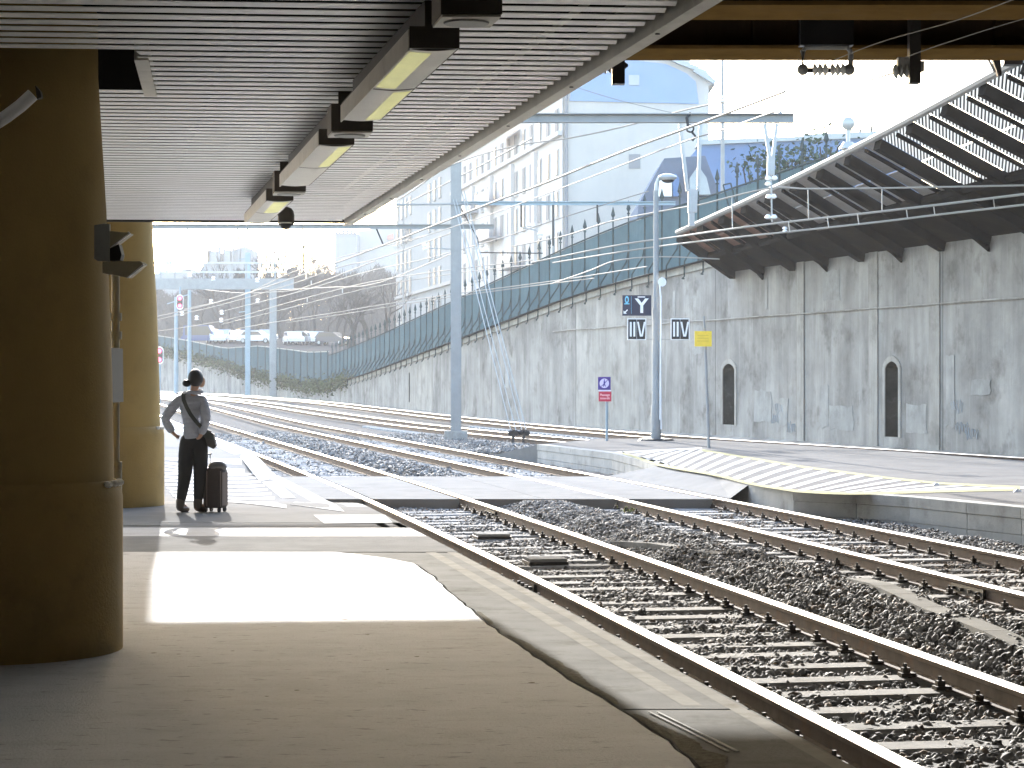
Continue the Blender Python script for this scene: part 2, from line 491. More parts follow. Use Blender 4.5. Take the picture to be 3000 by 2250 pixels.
# ================================================================== ALIGNMENTS
def zr(d):                                   # rail top: level, then a gentle climb
    return -0.2 + 0.005 * max(0.0, d - 90.0)
_c1 = [(float(d), 4.274 - .15662 * d - .000522 * d * d) for d in range(0, 51, 5)] + [(63.2, -7.59), (80, -11.06), (96.4, -14.45), (125, -20.35),
       (142, -23.9), (160, -28.3), (180, -34.2), (200, -41), (220, -48.8), (250, -61), (300, -82)]
_c4 = [(20, 21.6), (25, 20), (40, 14.6), (50.3, 11), (60.1, 7.7), (66.7, 5.5), (78.2, 2.5), (92.2, -.78), (105, -3.85), (142, -11.95),
       (160, -16.6), (180, -22.3), (200, -29), (220, -36.7), (250, -49), (300, -70)]
_wall = [(20, 25.2), (30, 21.3), (40, 17.4), (55, 12.9), (65, 10.0), (75.7, 6.9), (92.5, 2.0), (116, -3.5), (139, -8.75), (161, -13.8), (185, -20.5),
         (215, -31), (250, -45), (280, -58)]
_wtop = [(20, 7.8), (30, 7.5), (60, 6.4), (70, 6.0), (76.7, 5.7), (84, 5.4), (88.5, 5.11), (99, 4.41), (116, 3.4), (139, 2.08), (161, 1.05),
         (170, 1.1), (188, 1.78), (202, 2.8), (219, 3.97), (232, 4.8), (280, 7.0)]
A1, A4, AW = smooth_pts(_c1, 1.0), smooth_pts(_c4, 1.0), smooth_pts(_wall, 1.0)
def c1(d): return float(np.interp(d, *A1))
def c2(d): return c1(d) + 3.85
def c4(d): return float(np.interp(d, *A4))
def c3(d): return c4(d) - 4.4
def wx(d): return float(np.interp(d, *AW))
def wtop(d): return float(np.interp(d, [p[0] for p in _wtop], [p[1] for p in _wtop]))
def frame(c, d):
    t = Vector((c(d + .5) - c(d - .5), 1.0, 0)).normalized()
    return Vector((c(d), d, zr(d))), t, Vector((t.y, -t.x, 0))
def smooth01(a, b, x):
    t = min(1, max(0, (x - a) / (b - a)))
    return t * t * (3 - 2 * t)

# ================================================================== GROUND
mb = MB()
mb.add([(-940, -190, -1.4), (940, -190, -1.4), (940, 1190, -1.4), (-940, 1190, -1.4)], [(0, 1, 2, 3)])
struct(mb.build("ground", "ground_mat"))

def hb(x, d):
    # ballast surface relative to rail top
    u = x - c1(d)
    best = -.24
    for off in (0.0, 3.85):
        a = abs(u - off)
        if a < 1.2:
            return -.176
    m = abs(u - 1.92)
    if m < .75:
        return -.176 + .12 * smooth01(.75, .25, m)
    if u < -1.2:
        return -.176 - .06 * smooth01(1.2, 1.5, -u)
    if u > 5.05:
        return -.176 - .05 * smooth01(5.05, 6.0, u)
    return -.2
dl = list(np.arange(6, 76, .5)) + list(np.arange(76, 320, 6.0))
xl = list(np.arange(-130, -30, 10.0)) + list(np.arange(-30, -6, 2.0)) + list(np.arange(-6, 12, .3)) + list(np.arange(12, 60, 3.0))
mb = MB()
vs = []
for d in dl:
    for x in xl:
        h = hb(x, d) if d < 80 else -.21
        vs.append((x, d, zr(d) + h - .03 + (.02 * math.sin(x * 7.3 + d * 3.1) * math.sin(d * 5.7 - x * 2.2) if d < 80 else 0)))
nx = len(xl)
mb.add(vs, [(i * nx + j, i * nx + j + 1, (i + 1) * nx + j + 1, (i + 1) * nx + j) for i in range(len(dl) - 1) for j in range(nx - 1)],)
mb.m = [0 if dl[i] < 33 else 1 for i in range(len(dl) - 1) for j in range(nx - 1)]
struct(mb.build("track_bed", ["bed", "bed_far"]))

# ---- loose ballast stones (real little rocks)
def rocks(pos, size, nt=6, sides=20, seed=3):
    r = np.random.default_rng(seed)
    ph = (1 + 5 ** .5) / 2
    ico = np.array([(-1, ph, 0), (1, ph, 0), (-1, -ph, 0), (1, -ph, 0), (0, -1, ph), (0, 1, ph), (0, -1, -ph), (0, 1, -ph), (ph, 0, -1), (ph, 0, 1), (-ph, 0, -1), (-ph, 0, 1)]) / 1.9
    icf = np.array([(0, 11, 5), (0, 5, 1), (0, 1, 7), (0, 7, 10), (0, 10, 11), (1, 5, 9), (5, 11, 4), (11, 10, 2), (10, 7, 6), (7, 1, 8), (3, 9, 4), (3, 4, 2), (3, 2, 6), (3, 6, 8), (3, 8, 9), (4, 9, 5), (2, 4, 11), (6, 2, 10), (8, 6, 7), (9, 8, 1)])
    octa = np.array([(1, 0, 0), (-1, 0, 0), (0, 1, 0), (0, -1, 0), (0, 0, 1), (0, 0, -1)], float)
    ocf = np.array([(0, 2, 4), (2, 1, 4), (1, 3, 4), (3, 0, 4), (2, 0, 5), (1, 2, 5), (3, 1, 5), (0, 3, 5)])
    base, bf = (ico, icf) if sides == 20 else (octa, ocf)
    T = np.stack([base * (1 + r.normal(0, .22, base.shape)) for _ in range(nt)])
    n = len(pos)
    idx = r.integers(0, nt, n)
    q = r.normal(size=(n, 4)); q /= np.linalg.norm(q, axis=1)[:, None]
    w, x, y, z = q.T
    R = np.stack([np.stack([1 - 2 * (y * y + z * z), 2 * (x * y - z * w), 2 * (x * z + y * w)], -1),
                  np.stack([2 * (x * y + z * w), 1 - 2 * (x * x + z * z), 2 * (y * z - x * w)], -1),
                  np.stack([2 * (x * z - y * w), 2 * (y * z + x * w), 1 - 2 * (x * x + y * y)], -1)], 1)
    sc = np.stack([r.uniform(.75, 1.35, n), r.uniform(.6, 1.0, n), r.uniform(.45, .85, n)], 1) * size[:, None]
    V = np.einsum('nij,nkj->nki', R, T[idx] * sc[:, None, :]) + pos[:, None, :]
    k = base.shape[0]
    Fa = (bf[None] + (np.arange(n) * k)[:, None, None]).reshape(-1, 3)
    return V.reshape(-1, 3), Fa
def big_mesh(name, V, Fa, m):
    me = bpy.data.meshes.new(name)
    me.vertices.add(len(V)); me.vertices.foreach_set("co", V.astype(np.float32).ravel())
    me.loops.add(len(Fa) * 3); me.loops.foreach_set("vertex_index", Fa.astype(np.int32).ravel())
    me.polygons.add(len(Fa)); me.polygons.foreach_set("loop_start", np.arange(len(Fa), dtype=np.int32) * 3)
    me.polygons.foreach_set("loop_total", np.full(len(Fa), 3, dtype=np.int32))
    me.update(calc_edges=True)
    me.materials.append(MAT[m])
    o = bpy.data.objects.new(name, me)
    col.objects.link(o)
    return o
def scatter_ballast(d0, d1, dens, smin, smax, sides, seed, xmax=None):
    r = np.random.default_rng(seed)
    n = int((d1 - d0) * 12 * dens)
    d = r.uniform(d0, d1, n)
    cc = np.interp(d, *A1)
    lo = cc - 1.47
    hi = cc + (6.1 if xmax is None else xmax)
    u = r.uniform(0, 12, n)
    x = lo + u
    keep = (x < hi) & (x < .262 * d + .5)
    x, d, cc = x[keep], d[keep], cc[keep]
    uu = x - cc
    rail = np.zeros(len(x), bool)
    for rr in (-.755, .755, 3.095, 4.605):
        rail |= np.abs(uu - rr) < .075
    h = np.full(len(x), -.176)
    m = np.abs(uu - 1.92)
    t = np.clip((.75 - m) / .5, 0, 1)
    h += .12 * t * t * (3 - 2 * t)
    h += np.where(uu < -1.2, -.05, 0)
    lump = np.sin(x * 2.3 + d * 1.1) * np.sin(d * 1.9 - x * 1.3) + .6 * np.sin(x * 5.1 - d * 4.3)
    inside = (np.abs(uu) < 1.25) | (np.abs(uu - 3.85) < 1.25)
    z = -.2 + h + np.where(inside, .014 * lump - .006, .02 * lump) + r.uniform(-.02, .012, len(x))
    ok = ~rail
    pos = np.stack([x, d, z], 1)[ok]
    size = r.uniform(smin, smax, ok.sum()) * np.where(r.uniform(size=ok.sum()) < .12, 1.35, 1.0)
    return pos, size
p1, s1 = scatter_ballast(8.5, 33.0, 560, .020, .036, 20, 11)
ru = np.random.default_rng(5).uniform(size=len(p1)) < np.where(np.abs(p1[:, 0] - np.interp(p1[:, 1], *A1) - 4.25) < .75, .45, .06)
V, Fa = rocks(p1[~ru], s1[~ru], seed=21)
o = tag(struct(big_mesh("ballast_stones", V, Fa, "stone"), "stuff"), "loose grey crushed stone ballast around the two nearest tracks", "ballast")
V, Fa = rocks(p1[ru], s1[ru], seed=22)
o = tag(struct(big_mesh("rusty_ballast_stones", V, Fa, "stone_rusty"), "stuff"), "rust stained ballast stones mostly along the second track", "ballast")
p2, s2 = scatter_ballast(40.8, 78.0, 95, .035, .06, 8, 12, xmax=9.0)
kp = (p2[:, 0] < 1.9 + .0 * p2[:, 1]) | (p2[:, 1] > 60)
p2, s2 = p2[kp], s2[kp]
p2 = p2[(p2[:, 0] - np.interp(p2[:, 1], *A1) < 5.2) | (p2[:, 1] > 59)]; s2 = np.resize(s2, len(p2))
V, Fa = rocks(p2, s2, sides=8, seed=23)
o = tag(struct(big_mesh("distant_ballast_stones", V, Fa, "stone"), "stuff"), "ballast stones of the tracks beyond the foot crossing", "ballast")

# ================================================================== TRACKS
prof = [(-.065, -.148), (.065, -.148), (.065, -.138), (.014, -.122), (.010, -.050), (.039, -.038), (.043, -.010), (.036, 0), (-.036, 0), (-.043, -.010), (-.039, -.038), (-.010, -.050), (-.014, -.122), (-.065, -.138)]
def rail_mesh(c, off, d0, d1):
    ds = list(np.arange(d0, min(d1, 80), 1.0)) + list(np.arange(max(80, d0), d1, 4.0)) + [d1]
    ds = sorted(set(float(x) for x in ds))
    b = MB(); vs = []
    for d in ds:
        p, t, n = frame(c, d)
        for u, v in prof:
            vs.append(p + n * (off + u) + Vector((0, 0, v)))
    k = len(prof)
    fs, ms = [], []
    for i in range(len(ds) - 1):
        for j in range(k):
            fs.append((i * k + j, i * k + (j + 1) % k, (i + 1) * k + (j + 1) % k, (i + 1) * k + j))
            ms.append(1 if j in (6, 7, 8) else 0)
    fs += [tuple(range(k - 1, -1, -1)), tuple(range((len(ds) - 1) * k, len(ds) * k))]
    ms += [0, 0]
    b.add(vs, fs); b.m = ms
    return b
sl = MB()
w0, w1, L2, hh = .145, .115, 1.22, .16
sl.add([(-L2, -w0, -hh), (L2, -w0, -hh), (L2, w0, -hh), (-L2, w0, -hh), (-L2, -w0, -.02), (L2, -w0, -.02), (L2, w0, -.02), (-L2, w0, -.02),
        (-L2 + .03, -w1, 0), (L2 - .03, -w1, 0), (L2 - .03, w1, 0), (-L2 + .03, w1, 0)],
       [(0, 1, 5, 4), (1, 2, 6, 5), (2, 3, 7, 6), (3, 0, 4, 7), (4, 5, 9, 8), (5, 6, 10, 9), (6, 7, 11, 10), (7, 4, 8, 11), (8, 9, 10, 11), (3, 2, 1, 0)])
sleeper_me = sl.mesh("sleeper", "sleeper")
cl = MB()
cl.box((0, 0, .012), (.10, .085, .024)); cl.box((.01, 0, .04), (.05, .05, .035)); cl.tube([(0.012, 0, .05), (0.012, 0, .085)], .013, 6)
clip_me = cl.mesh("rail_clip", "clip")
def make_track(label, c, d0, d1, sl0, sl1, clip1, skip=None):
    root = thing("railway_track", label, "railway track", (c(max(d0, 12)), max(d0, 12), zr(max(d0, 12)) - .33), "railway tracks")
    rails = [rail_mesh(c, off, d0, d1).build("rail", ["rust", "rail_steel"], root) for off in (-.755, .755)]
    d = sl0
    while d < sl1:
        p, t, n = frame(c, d)
        if not (skip and skip[0] < d < skip[1]):
            a = math.atan2(n.y, n.x)
            s = inst(sleeper_me, "sleeper", root, p + Vector((0, 0, -.154 + random.uniform(-.006, .004))), a + random.uniform(-.012, .012))
            if d < clip1:
                for off in (-.755, .755):
                    for sd in (-1, 1):
                        inst(clip_me, "rail_clip", root, p + n * (off + sd * .10) + Vector((0, 0, -.148)), a if sd > 0 else a + math.pi)
        d += .62
    return root, rails
t1, r1 = make_track("nearest curving track with bright worn right rail, beside the platform edge", c1, 3.0, 300, 8.6, 70, 33, (32.9, 40.8))
t2, r2 = make_track("second track with rust stained ballast, running past the island platform kerb", c2, 8.0, 300, 15.5, 70, 33, (32.9, 40.8))
t3, r3 = make_track("third track ending at the nose of the island platform", c3, 63.0, 300, 63.3, 92, 0)
t4, r4 = make_track("farthest track hugging the foot of the tall concrete wall", c4, 22.0, 300, 58, 92, 0)
# fishplates (bolted joints)
for root, c, off, dj, sd in ((t1, c1, -.755, 20.1, -1), (t2, c2, -.755, 19.6, -1), (t1, c1, .755, 30.6, -1)):
    p, t, n = frame(c, dj)
    b = MB()
    b.box(p + n * (off + sd * .028) + Vector((0, 0, -.088)), (.03, .75, .085), basis=(n, t, Vector((0, 0, 1))))
    for k in range(4):
        b.tube([p + n * (off + sd * .04) + t * (-.28 + .19 * k) + Vector((0, 0, -.088)), p + n * (off + sd * .075) + t * (-.28 + .19 * k) + Vector((0, 0, -.088))], .018, 6)
    b.build("fishplate", "dark_metal", root)

# things lying in and between the tracks
def trough(label, dl_, u_of, w):
    b = MB()
    vs = []
    for d in dl_:
        p, t, n = frame(c1, d)
        z = zr(d) + hb(c1(d) + u_of(d), d) + .035 + .012 * math.sin(d * 2.1)
        for s_ in (-1, 1):
            vs.append(Vector((p.x, p.y, 0)) + n * (u_of(d) + s_ * w / 2) + Vector((0, 0, z)))
    root = thing("cable_trough", label, "cable trough", (vs[0].x, vs[0].y, vs[0].z - .1))
    for i in range(len(dl_) - 1):
        a, b_, c_, d_ = vs[2 * i], vs[2 * i + 1], vs[2 * i + 3], vs[2 * i + 2]
        m = (a + b_ + c_ + d_) / 4
        q = [m + (k - m) * .985 for k in (a, b_, c_, d_)]
        MB().slab([k - Vector((0, 0, .06)) for k in q], (0, 0, .06)).build("lid", "edge_concrete", root)
trough("long pale concrete cable trough lid half buried in ballast between the tracks", [13.6, 14.5, 15.4, 16.3, 17.2, 18.1, 19.0, 19.9], lambda d: 1.62 + (d - 14) * .115, .20)
trough("short buried concrete trough lid nearer to the foot crossing", [22.5, 23.4, 24.3, 25.2, 26.0], lambda d: 1.75 - (d - 22.5) * .14, .18)
for (px, py), lab in (((1440, 1562), "ribbed grey track box between the nearest rails, farther one"), ((1597, 1634), "ribbed grey track box between the nearest rails, closer one")):
    g = G(px, py, zr(0) - .09)
    th = thing("track_box", lab, "track box", (g.x, g.y, zr(0) - .19), "ribbed boxes between the rails")
    p, t, n = frame(c1, g.y)
    MB().box(g - Vector((0, 0, .06)), (.42, .42, .06), basis=(n, t, Vector((0, 0, 1)))).build("housing", "dark_metal", th)
    for k in range(7):
        MB().box(g + t * (-.18 + .06 * k) + Vector((0, 0, -.012)), (.40, .045, .03), basis=(n, t, Vector((0, 0, 1)))).build("rib", "sleeper", th)

# ================================================================== NEAR PLATFORM
crack = [(3, 1.75), (6, 1.25), (8.96, .766), (9.64, .68), (10.53, .529), (11.1, .40), (11.6, .29), (12.4, .16), (13.3, .0), (14.2, -.156), (15.4, -.33), (16.8, -.527), (17.9, -.68), (18.95, -.847), (19.5, -1.12), (20.2, -1.63)]
def edge_x(d): return c1(d) - 1.40
# jitter the tar joint
cj = []
for i in range(len(crack) - 1):
    (da, xa), (db, xb) = crack[i], crack[i + 1]
    n = max(1, int((db - da) / .18))
    for k in range(n):
        t = k / n
        cj.append((da + (db - da) * t, xa + (xb - xa) * t + random.uniform(-.012, .012)))
cj.append(crack[-1])
plat = thing("platform", "asphalt platform surface", None, (-4, 12, -.6))
del plat["label"]; struct(plat)
b = MB().prism([(-16, 2)] + [(x, d) for d, x in [(2, 1.9)] + cj] + [(-16, 20.2)], -.6, 0.0)
b.build("platform_surface", "asphalt", plat)
b = MB().prism([(-16, 1.0), (edge_x(3) - .02, 1.0)] + [(edge_x(d) - .02, d) for d in np.arange(3, 27.6, .8)] + [(-16, 27.4)], -.62, -.03)
b.build("platform_core", "joint", plat)
# edge slabs, cut at the joints
def edge_slab(d0, d1, name="edge_slab", gap=.015):
    left = [(x + gap + random.uniform(0, .012), d) for d, x in cj if d0 + .005 < d < d1 - .005]
    lx = lambda d: float(np.interp(d, [p[0] for p in cj], [p[1] for p in cj])) + gap
    left = [(lx(d0), d0)] + left + [(lx(d1), d1)]
    right = [(edge_x(d) + random.uniform(-.008, .008), d) for d in np.arange(d1, d0, -.35)] + [(edge_x(d0), d0)]
    return MB().prism(left + right, -.6, -.004).build(name, "edge_concrete", plat)
edge_slab(3.0, 10.56); edge_slab(10.6, 16.0); edge_slab(16.003, 20.17)
# pale worn line near the edge
def strip(d0, d1, o0, o1, z, m, name, step=.5, wob=.003):
    ds = list(np.arange(d0, d1, step)) + [d1]
    vs = []
    for d in ds:
        vs += [(edge_x(d) + o0 + random.uniform(-wob, wob), d, z), (edge_x(d) + o1 + random.uniform(-wob, wob), d, z)]
    q = MB().add(vs, [(2 * i, 2 * i + 1, 2 * i + 3, 2 * i + 2) for i in range(len(ds) - 1)])
    return q.build(name, m, plat)
strip(10.7, 26.5, -.30, -.20, -.0030, "edge_line", "edge_line")
strip(4, 26.8, -.10, -.015, -.0030, "edge_line", "worn_edge")
# dirt wedges and moss along the tar joint
for d0, d1, w in ((10.7, 13.6, .09), (8.2, 10.4, .16), (14.2, 15.0, .03)):
    ds = list(np.arange(d0, d1, .035)) + [d1]
    rw_ = [random.random() for _ in range(len(ds) // 5 + 3)]
    vs = []
    for d in ds:
        x = float(np.interp(d, [p[0] for p in cj], [p[1] for p in cj])) + .02
        k = max(0.0, math.sin(math.pi * (d - d0) / (d1 - d0))) ** .7
        ii = len(vs) // 2 / 5.0
        nz = rw_[int(ii)] + (rw_[int(ii) + 1] - rw_[int(ii)]) * (ii - int(ii))
        vs += [(x, d, .003), (x + .02 + w * k * (.4 + .4 * nz + .12 * random.random()), d, .0015)]
    MB().add(vs, [(2 * i, 2 * i + 1, 2 * i + 3, 2 * i + 2) for i in range(len(ds) - 1)]).build("dirt_patch", "grime", plat)
for (xa, da), (xb, db) in (((.66, 10.45), (.93, 9.35)), ((.70, 10.45), (.97, 9.35))):
    MB().bar((xa, da, .003), (xb, db, .003), .012, .004).build("painted_line", "white_paint", plat)
# bands of older surfacing where the cable duct crosses
def band(d0, d1, m, name, z=0.0, x0=-16):
    e0, e1 = edge_x(d0), edge_x(d1)
    return MB().prism([(x0, d0), (e0, d0), (e1, d1), (x0, d1)], -.6, z).build(name, m, plat)
band(20.212, 22.25, "asphalt_old", "resurfaced_band")
band(22.262, 23.55, "asphalt", "resurfaced_band", -.002)
band(23.57, 24.35, "asphalt_old", "resurfaced_band", -.003)
band(24.37, 27.4, "asphalt_grey", "resurfaced_band", -.001)
for px0, px1, py0, py1 in ((362, 470, 1530, 1541),):
    a, b_, c_, d_ = G(px0, py1), G(px1, py1), G(px1 - 5, py0), G(px0, py0)
    MB().slab([a, b_, c_, d_], (0, 0, .005)).build("duct_cover", "edge_concrete", plat)
q = [G(918, 1508, .004), G(1128, 1508, .004), G(1150, 1531, .004), G(950, 1534, .004)]
MB().add(q, [(0, 1, 2, 3)]).build("painted_bar", "white_paint", plat)

# old gum on the asphalt
ck = random.Random(12)
for _ in range(20):
    d = ck.uniform(8.8, 19); x = ck.uniform(-.17 * d, float(np.interp(d, [p[0] for p in cj], [p[1] for p in cj])) - .1)
    r_ = ck.uniform(.008, .02)
    MB().add([(x + r_ * math.cos(a) * ck.uniform(.7, 1.3), d + r_ * 1.2 * math.sin(a), .0014) for a in [k * math.pi / 4 for k in range(8)]], [tuple(range(8))]).build("gum_spot", "grime", plat)

def zp(x, d):
    u = x - c1(d)
    f = smooth01(27.6, 32.4, d) * (1 - smooth01(41.0, 46.0, d)) * smooth01(-5.0, -2.0, u)
    return -.2 * f + .005 * max(0, d - 90)
ds = list(np.arange(27.4, 60, .6)) + list(np.arange(60, 220, 6.0))
us = [-30, -18, -12, -8, -6, -5, -4.4, -3.8, -3.2, -2.6, -2.0, -1.72, -1.46]
vs = []
for d in ds:
    for k, u in enumerate(us):
        x = c1(d) + u
        if k == len(us) - 1:
            x = edge_x(d)
        if k == len(us) - 2:
            x = edge_x(d) - .26
        vs.append((x, d, zp(x, d) - .001))
n = len(us)
fs = [(i * n + j, i * n + j + 1, (i + 1) * n + j + 1, (i + 1) * n + j) for i in range(len(ds) - 1) for j in range(n - 1)]
ms = [1 if j == n - 2 else 0 for i in range(len(ds) - 1) for j in range(n - 1)]
b = MB().add(vs, fs); b.m = ms
# outer face of the platform
k0 = len(b.v)
for i, d in enumerate(ds):
    b.v.append((edge_x(d), d, zr(d) - .5))
for i in range(len(ds) - 1):
    b.f.append((i * n + n - 1, k0 + i, k0 + i + 1, (i + 1) * n + n - 1)); b.m.append(1)
b.build("platform_ramp_and_end", ["asphalt_grey", "kerb"], plat)
def GP(x, y, dz=.006):
    z = 0.0
    for _ in range(6):
        g = G(x, y, z); z = zp(g.x, g.y) + dz
    return G(x, y, z)
def painted(mbx, corners, nsub=5):
    # drape a quad a-b-c-d over the platform
    a, b_, c_, d_ = corners
    vs = []
    for i in range(nsub + 1):
        t = i / nsub
        for p, q in ((a, b_), (d_, c_)):
            w = p + (q - p) * t
            vs.append((w.x, w.y, zp(w.x, w.y) + .006))
    mbx.add(vs, [(2 * i, 2 * i + 2, 2 * i + 3, 2 * i + 1) for i in range(nsub)])
ys = np.linspace(1340, 1470, 13)
for i, y in enumerate(ys[:-1]):
    t = i / 12
    xr = float(np.interp(y, [1334, 1405, 1459, 1480], [702, 764, 815, 880]))
    xlft = 484 if y < 1420 else 484 + (y - 1420) * .8
    yr = y + 10 * t * t
    b = MB()
    hgt = 6.0 + 1.2 * t
    painted(b, [GP(xlft, y + hgt), GP(xr, yr + hgt), GP(xr, yr), GP(xlft, y)], 8)
    b.build("painted_stripe", "white_paint", plat)
for quad in ([(760, 1409), (789, 1405), (728, 1334), (702, 1336)], [(826, 1460), (866, 1458), (812, 1411), (768, 1412)], [(845, 1477), (1010, 1499), (985, 1478), (866, 1466)], [(513, 1457), (840, 1489), (838, 1478), (500, 1446)]):
    b = MB(); painted(b, [GP(*q_) for q_ in quad], 8); b.build("painted_border", "white_paint", plat)
# white line along the far platform edge
b = MB(); ds2 = list(np.arange(46.5, 150, 3.0)); vs = []
for d in ds2:
    vs += [(edge_x(d) - .42, d, zp(edge_x(d) - .42, d) + .006), (edge_x(d) - .12, d, zp(edge_x(d) - .12, d) + .006)]
b.add(vs, [(2 * i, 2 * i + 1, 2 * i + 3, 2 * i + 2) for i in range(len(ds2) - 1)]).build("edge_line", "white_paint", plat)

# ================================================================== FOOT CROSSING
cr = thing("foot_crossing", "flat grey panelled foot crossing laid across the two near tracks", "foot crossing", (0.6, 37, -.4))
def cpanel(fa, fb, ends=(33.0, 40.7)):
    ds = np.linspace(ends[0], ends[1], 6)
    poly = [(fb(d), d) for d in ds] + [(fa(d), d) for d in ds[::-1]]
    MB().prism(poly, -.40, zr(0) - .012).build("crossing_panel", "asphalt_grey", cr)
R = lambda c, o: (lambda d: c(d) + o)
cpanel(lambda d: edge_x(d) + .02, R(c1, -.80))
cpanel(R(c1, -.65), R(c1, .66)); cpanel(R(c1, .80), lambda d: c1(d) + 1.95); cpanel(lambda d: c1(d) + 1.96, R(c2, -.80)); cpanel(R(c2, -.65), R(c2, .66)); cpanel(R(c2, .80), R(c2, .93), (33.0, 40.7))

# ================================================================== ISLAND PLATFORM
isl = thing("island_platform", "", None, (6, 40, -.5)); del isl["label"]; struct(isl)
near = [(53.7, .66), (50.5, 1.42), (47.2, 2.2), (43.6, 2.55), (40.4, 2.74), (36.5, 3.38), (33.2, 3.60), (31.2, 4.05), (30.5, 4.85), (29.6, 5.44), (28.3, 5.95), (27.2, 6.4), (24, 7.3), (20, 8.5)]
far = [(20, 17), (30, 14.0), (42.8, 10.07), (48, 8.7), (52, 7.35), (57.3, 5.4), (59.0, 4.4), (59.0, 2.4)]
MB().prism([(x, d) for d, x in near] + [(x, d) for d, x in far], -.6, 0.0, mtop=1).build("platform_surface", ["kerb", "island_asphalt"], isl)
# coping blocks and lower courses on the side facing the tracks
def courses(pts, blk=1.0):
    acc = []
    for i in range(len(pts) - 1):
        a = Vector((pts[i][1], pts[i][0], 0)); c_ = Vector((pts[i + 1][1], pts[i + 1][0], 0))
        n = max(1, round((c_ - a).length / blk))
        for k in range(n):
            acc.append((a + (c_ - a) * (k / n), a + (c_ - a) * ((k + 1) / n)))
    for a, c_ in acc:
        t = (c_ - a).normalized(); nrm = Vector((t.y, -t.x, 0))
        if nrm.x > 0: nrm = -nrm
        g = t * .006
        p0, p1_ = a + g, c_ - g
        for z0, z1, o in ((-.135, .004, .05), (-.34, -.145, .03 + random.uniform(0, .008)), (-.62, -.348, .04)):
            MB().slab([p0 + nrm * o + Vector((0, 0, z0)), p1_ + nrm * o + Vector((0, 0, z0)), p1_ - nrm * .25 + Vector((0, 0, z0)), p0 - nrm * .25 + Vector((0, 0, z0))], (0, 0, z1 - z0)).build("kerb_stone", "kerb", isl)
courses([p for p in near if p[0] <= 31.2], 1.05)
courses([p for p in near if p[0] >= 40.4], 1.5)
# slope from the island down to the crossing, and the nose ramp
MB().add([(2.76, 40.4, .002), (3.40, 36.5, .002), (3.62, 33.2, .002), (c2(33.0) + .92, 33.0, -.205), (c2(36.5) + .92, 36.5, -.205), (c2(40.7) + .92, 40.7, -.205)],
         [(0, 5, 4, 1), (1, 4, 3, 2)]).build("platform_ramp", "asphalt_grey", isl)
MB().add([(.66, 53.7, 0), (2.4, 59.0, 0), (.35, 60.5, -.42), (-.75, 56.4, -.42), (.66, 53.7, -.5), (2.4, 59, -.5)], [(0, 1, 2, 3), (0, 3, 4), (1, 5, 2)]).build("nose_ramp", "island_asphalt", isl)
nb = ([1790, 1823, 1934, 2100, 2203, 2339, 2460, 2600, 2700, 2850, 3000], [1322, 1327, 1364, 1391.6, 1419, 1440, 1446, 1445, 1441, 1437, 1434])
fb_ = ([1790, 2055, 2190, 2352, 2600, 2752, 2900, 3000], [1320, 1312, 1334.6, 1361.7, 1394, 1410, 1417, 1421])
def on(tab, x): return float(np.interp(x, *tab))
def flat_quad(pts, m, name, z=.004):
    MB().add([G(x, y, z) for x, y in pts], [tuple(range(len(pts)))]).build(name, m, isl)
xn = 1846
while xn < 2780:
    off = 105 + max(0, xn - 2016) * .29 + max(0, xn - 2480) * .3
    xf = xn + off
    stp = 25 + max(0, xn - 1846) * .036
    yn, yf = on(nb, xn + 4) - 3.5, on(fb_, xf) + 3
    if yn - yf > 4:
        wd = stp * .52
        xm, ym = (xn + xf) / 2, (yn + yf) / 2 - 1.2 * (xn < 2300)
        flat_quad([(xn, yn), (xn + wd, on(nb, xn + wd + 4) - 3.2), (xm + wd, ym + 1.6), (xf + wd, on(fb_, xf + wd) + 3), (xf, yf), (xm, ym)], "white_paint", "painted_stripe")
    xn += stp
for tab, w_, lo in ((nb, -10, 1823), (fb_, 8, 2055)):
    xsb = np.linspace(lo, 2990, 24)
    for i in range(0, 23):
        a, c_ = xsb[i], xsb[i + 1] - .6
        flat_quad([(a, on(tab, a) + (3 if tab is nb else 3)), (c_, on(tab, c_) + 3), (c_, on(tab, c_) + 3 + w_ * .75), (a, on(tab, a) + 3 + w_ * .75)], "yellow_paint", "painted_border", .006)
flat_quad([(1795, 1324), (1825, 1327), (2056, 1315), (2056, 1311)], "white_paint", "painted_border", .006)

# ================================================================== COLUMNS
def rough_ring(cx_, cy_, prof, n=40):
    b = MB(); b.lathe((cx_, cy_, 0), prof, n); return b
def column(cx_, cy_, label):
    root = thing("column", label, "column", (cx_, cy_, 0), "ochre columns carrying the bridge")
    rough_ring(cx_, cy_, [(.705, 1.0), (.695, 1.6), (.66, 2.6), (.612, 3.4), (.605, 4.6), (.62, 6.58)], 48).build("shaft", "ochre", root, True)
    rough_ring(cx_, cy_, [(.757, -.02), (.757, .90), (.747, .965), (.715, 1.005), (.5, 1.005)], 48).build("pedestal", "ochre_base", root, True)
    # worn ledge: bare plaster chips on the upper rim
    ang = [-.25, -.12, .0, .12, .26]
    for a in ang:
        w = .05 + .02 * math.sin(a * 9)
        p = Vector((cx_ + .735 * math.cos(a), cy_ + .735 * math.sin(a), .985))
        b = MB(); b.ball(p, .05, 7, 5, sc=(.6, 1.0, .42))
        b.build("chip", "chipped", root)
    return root
col1 = column(-3.075, 12.9, "massive near ochre column in deep shade at the left edge")
col2 = column(-5.20, 27.75, "second ochre column, sunlit rim, behind the standing person")

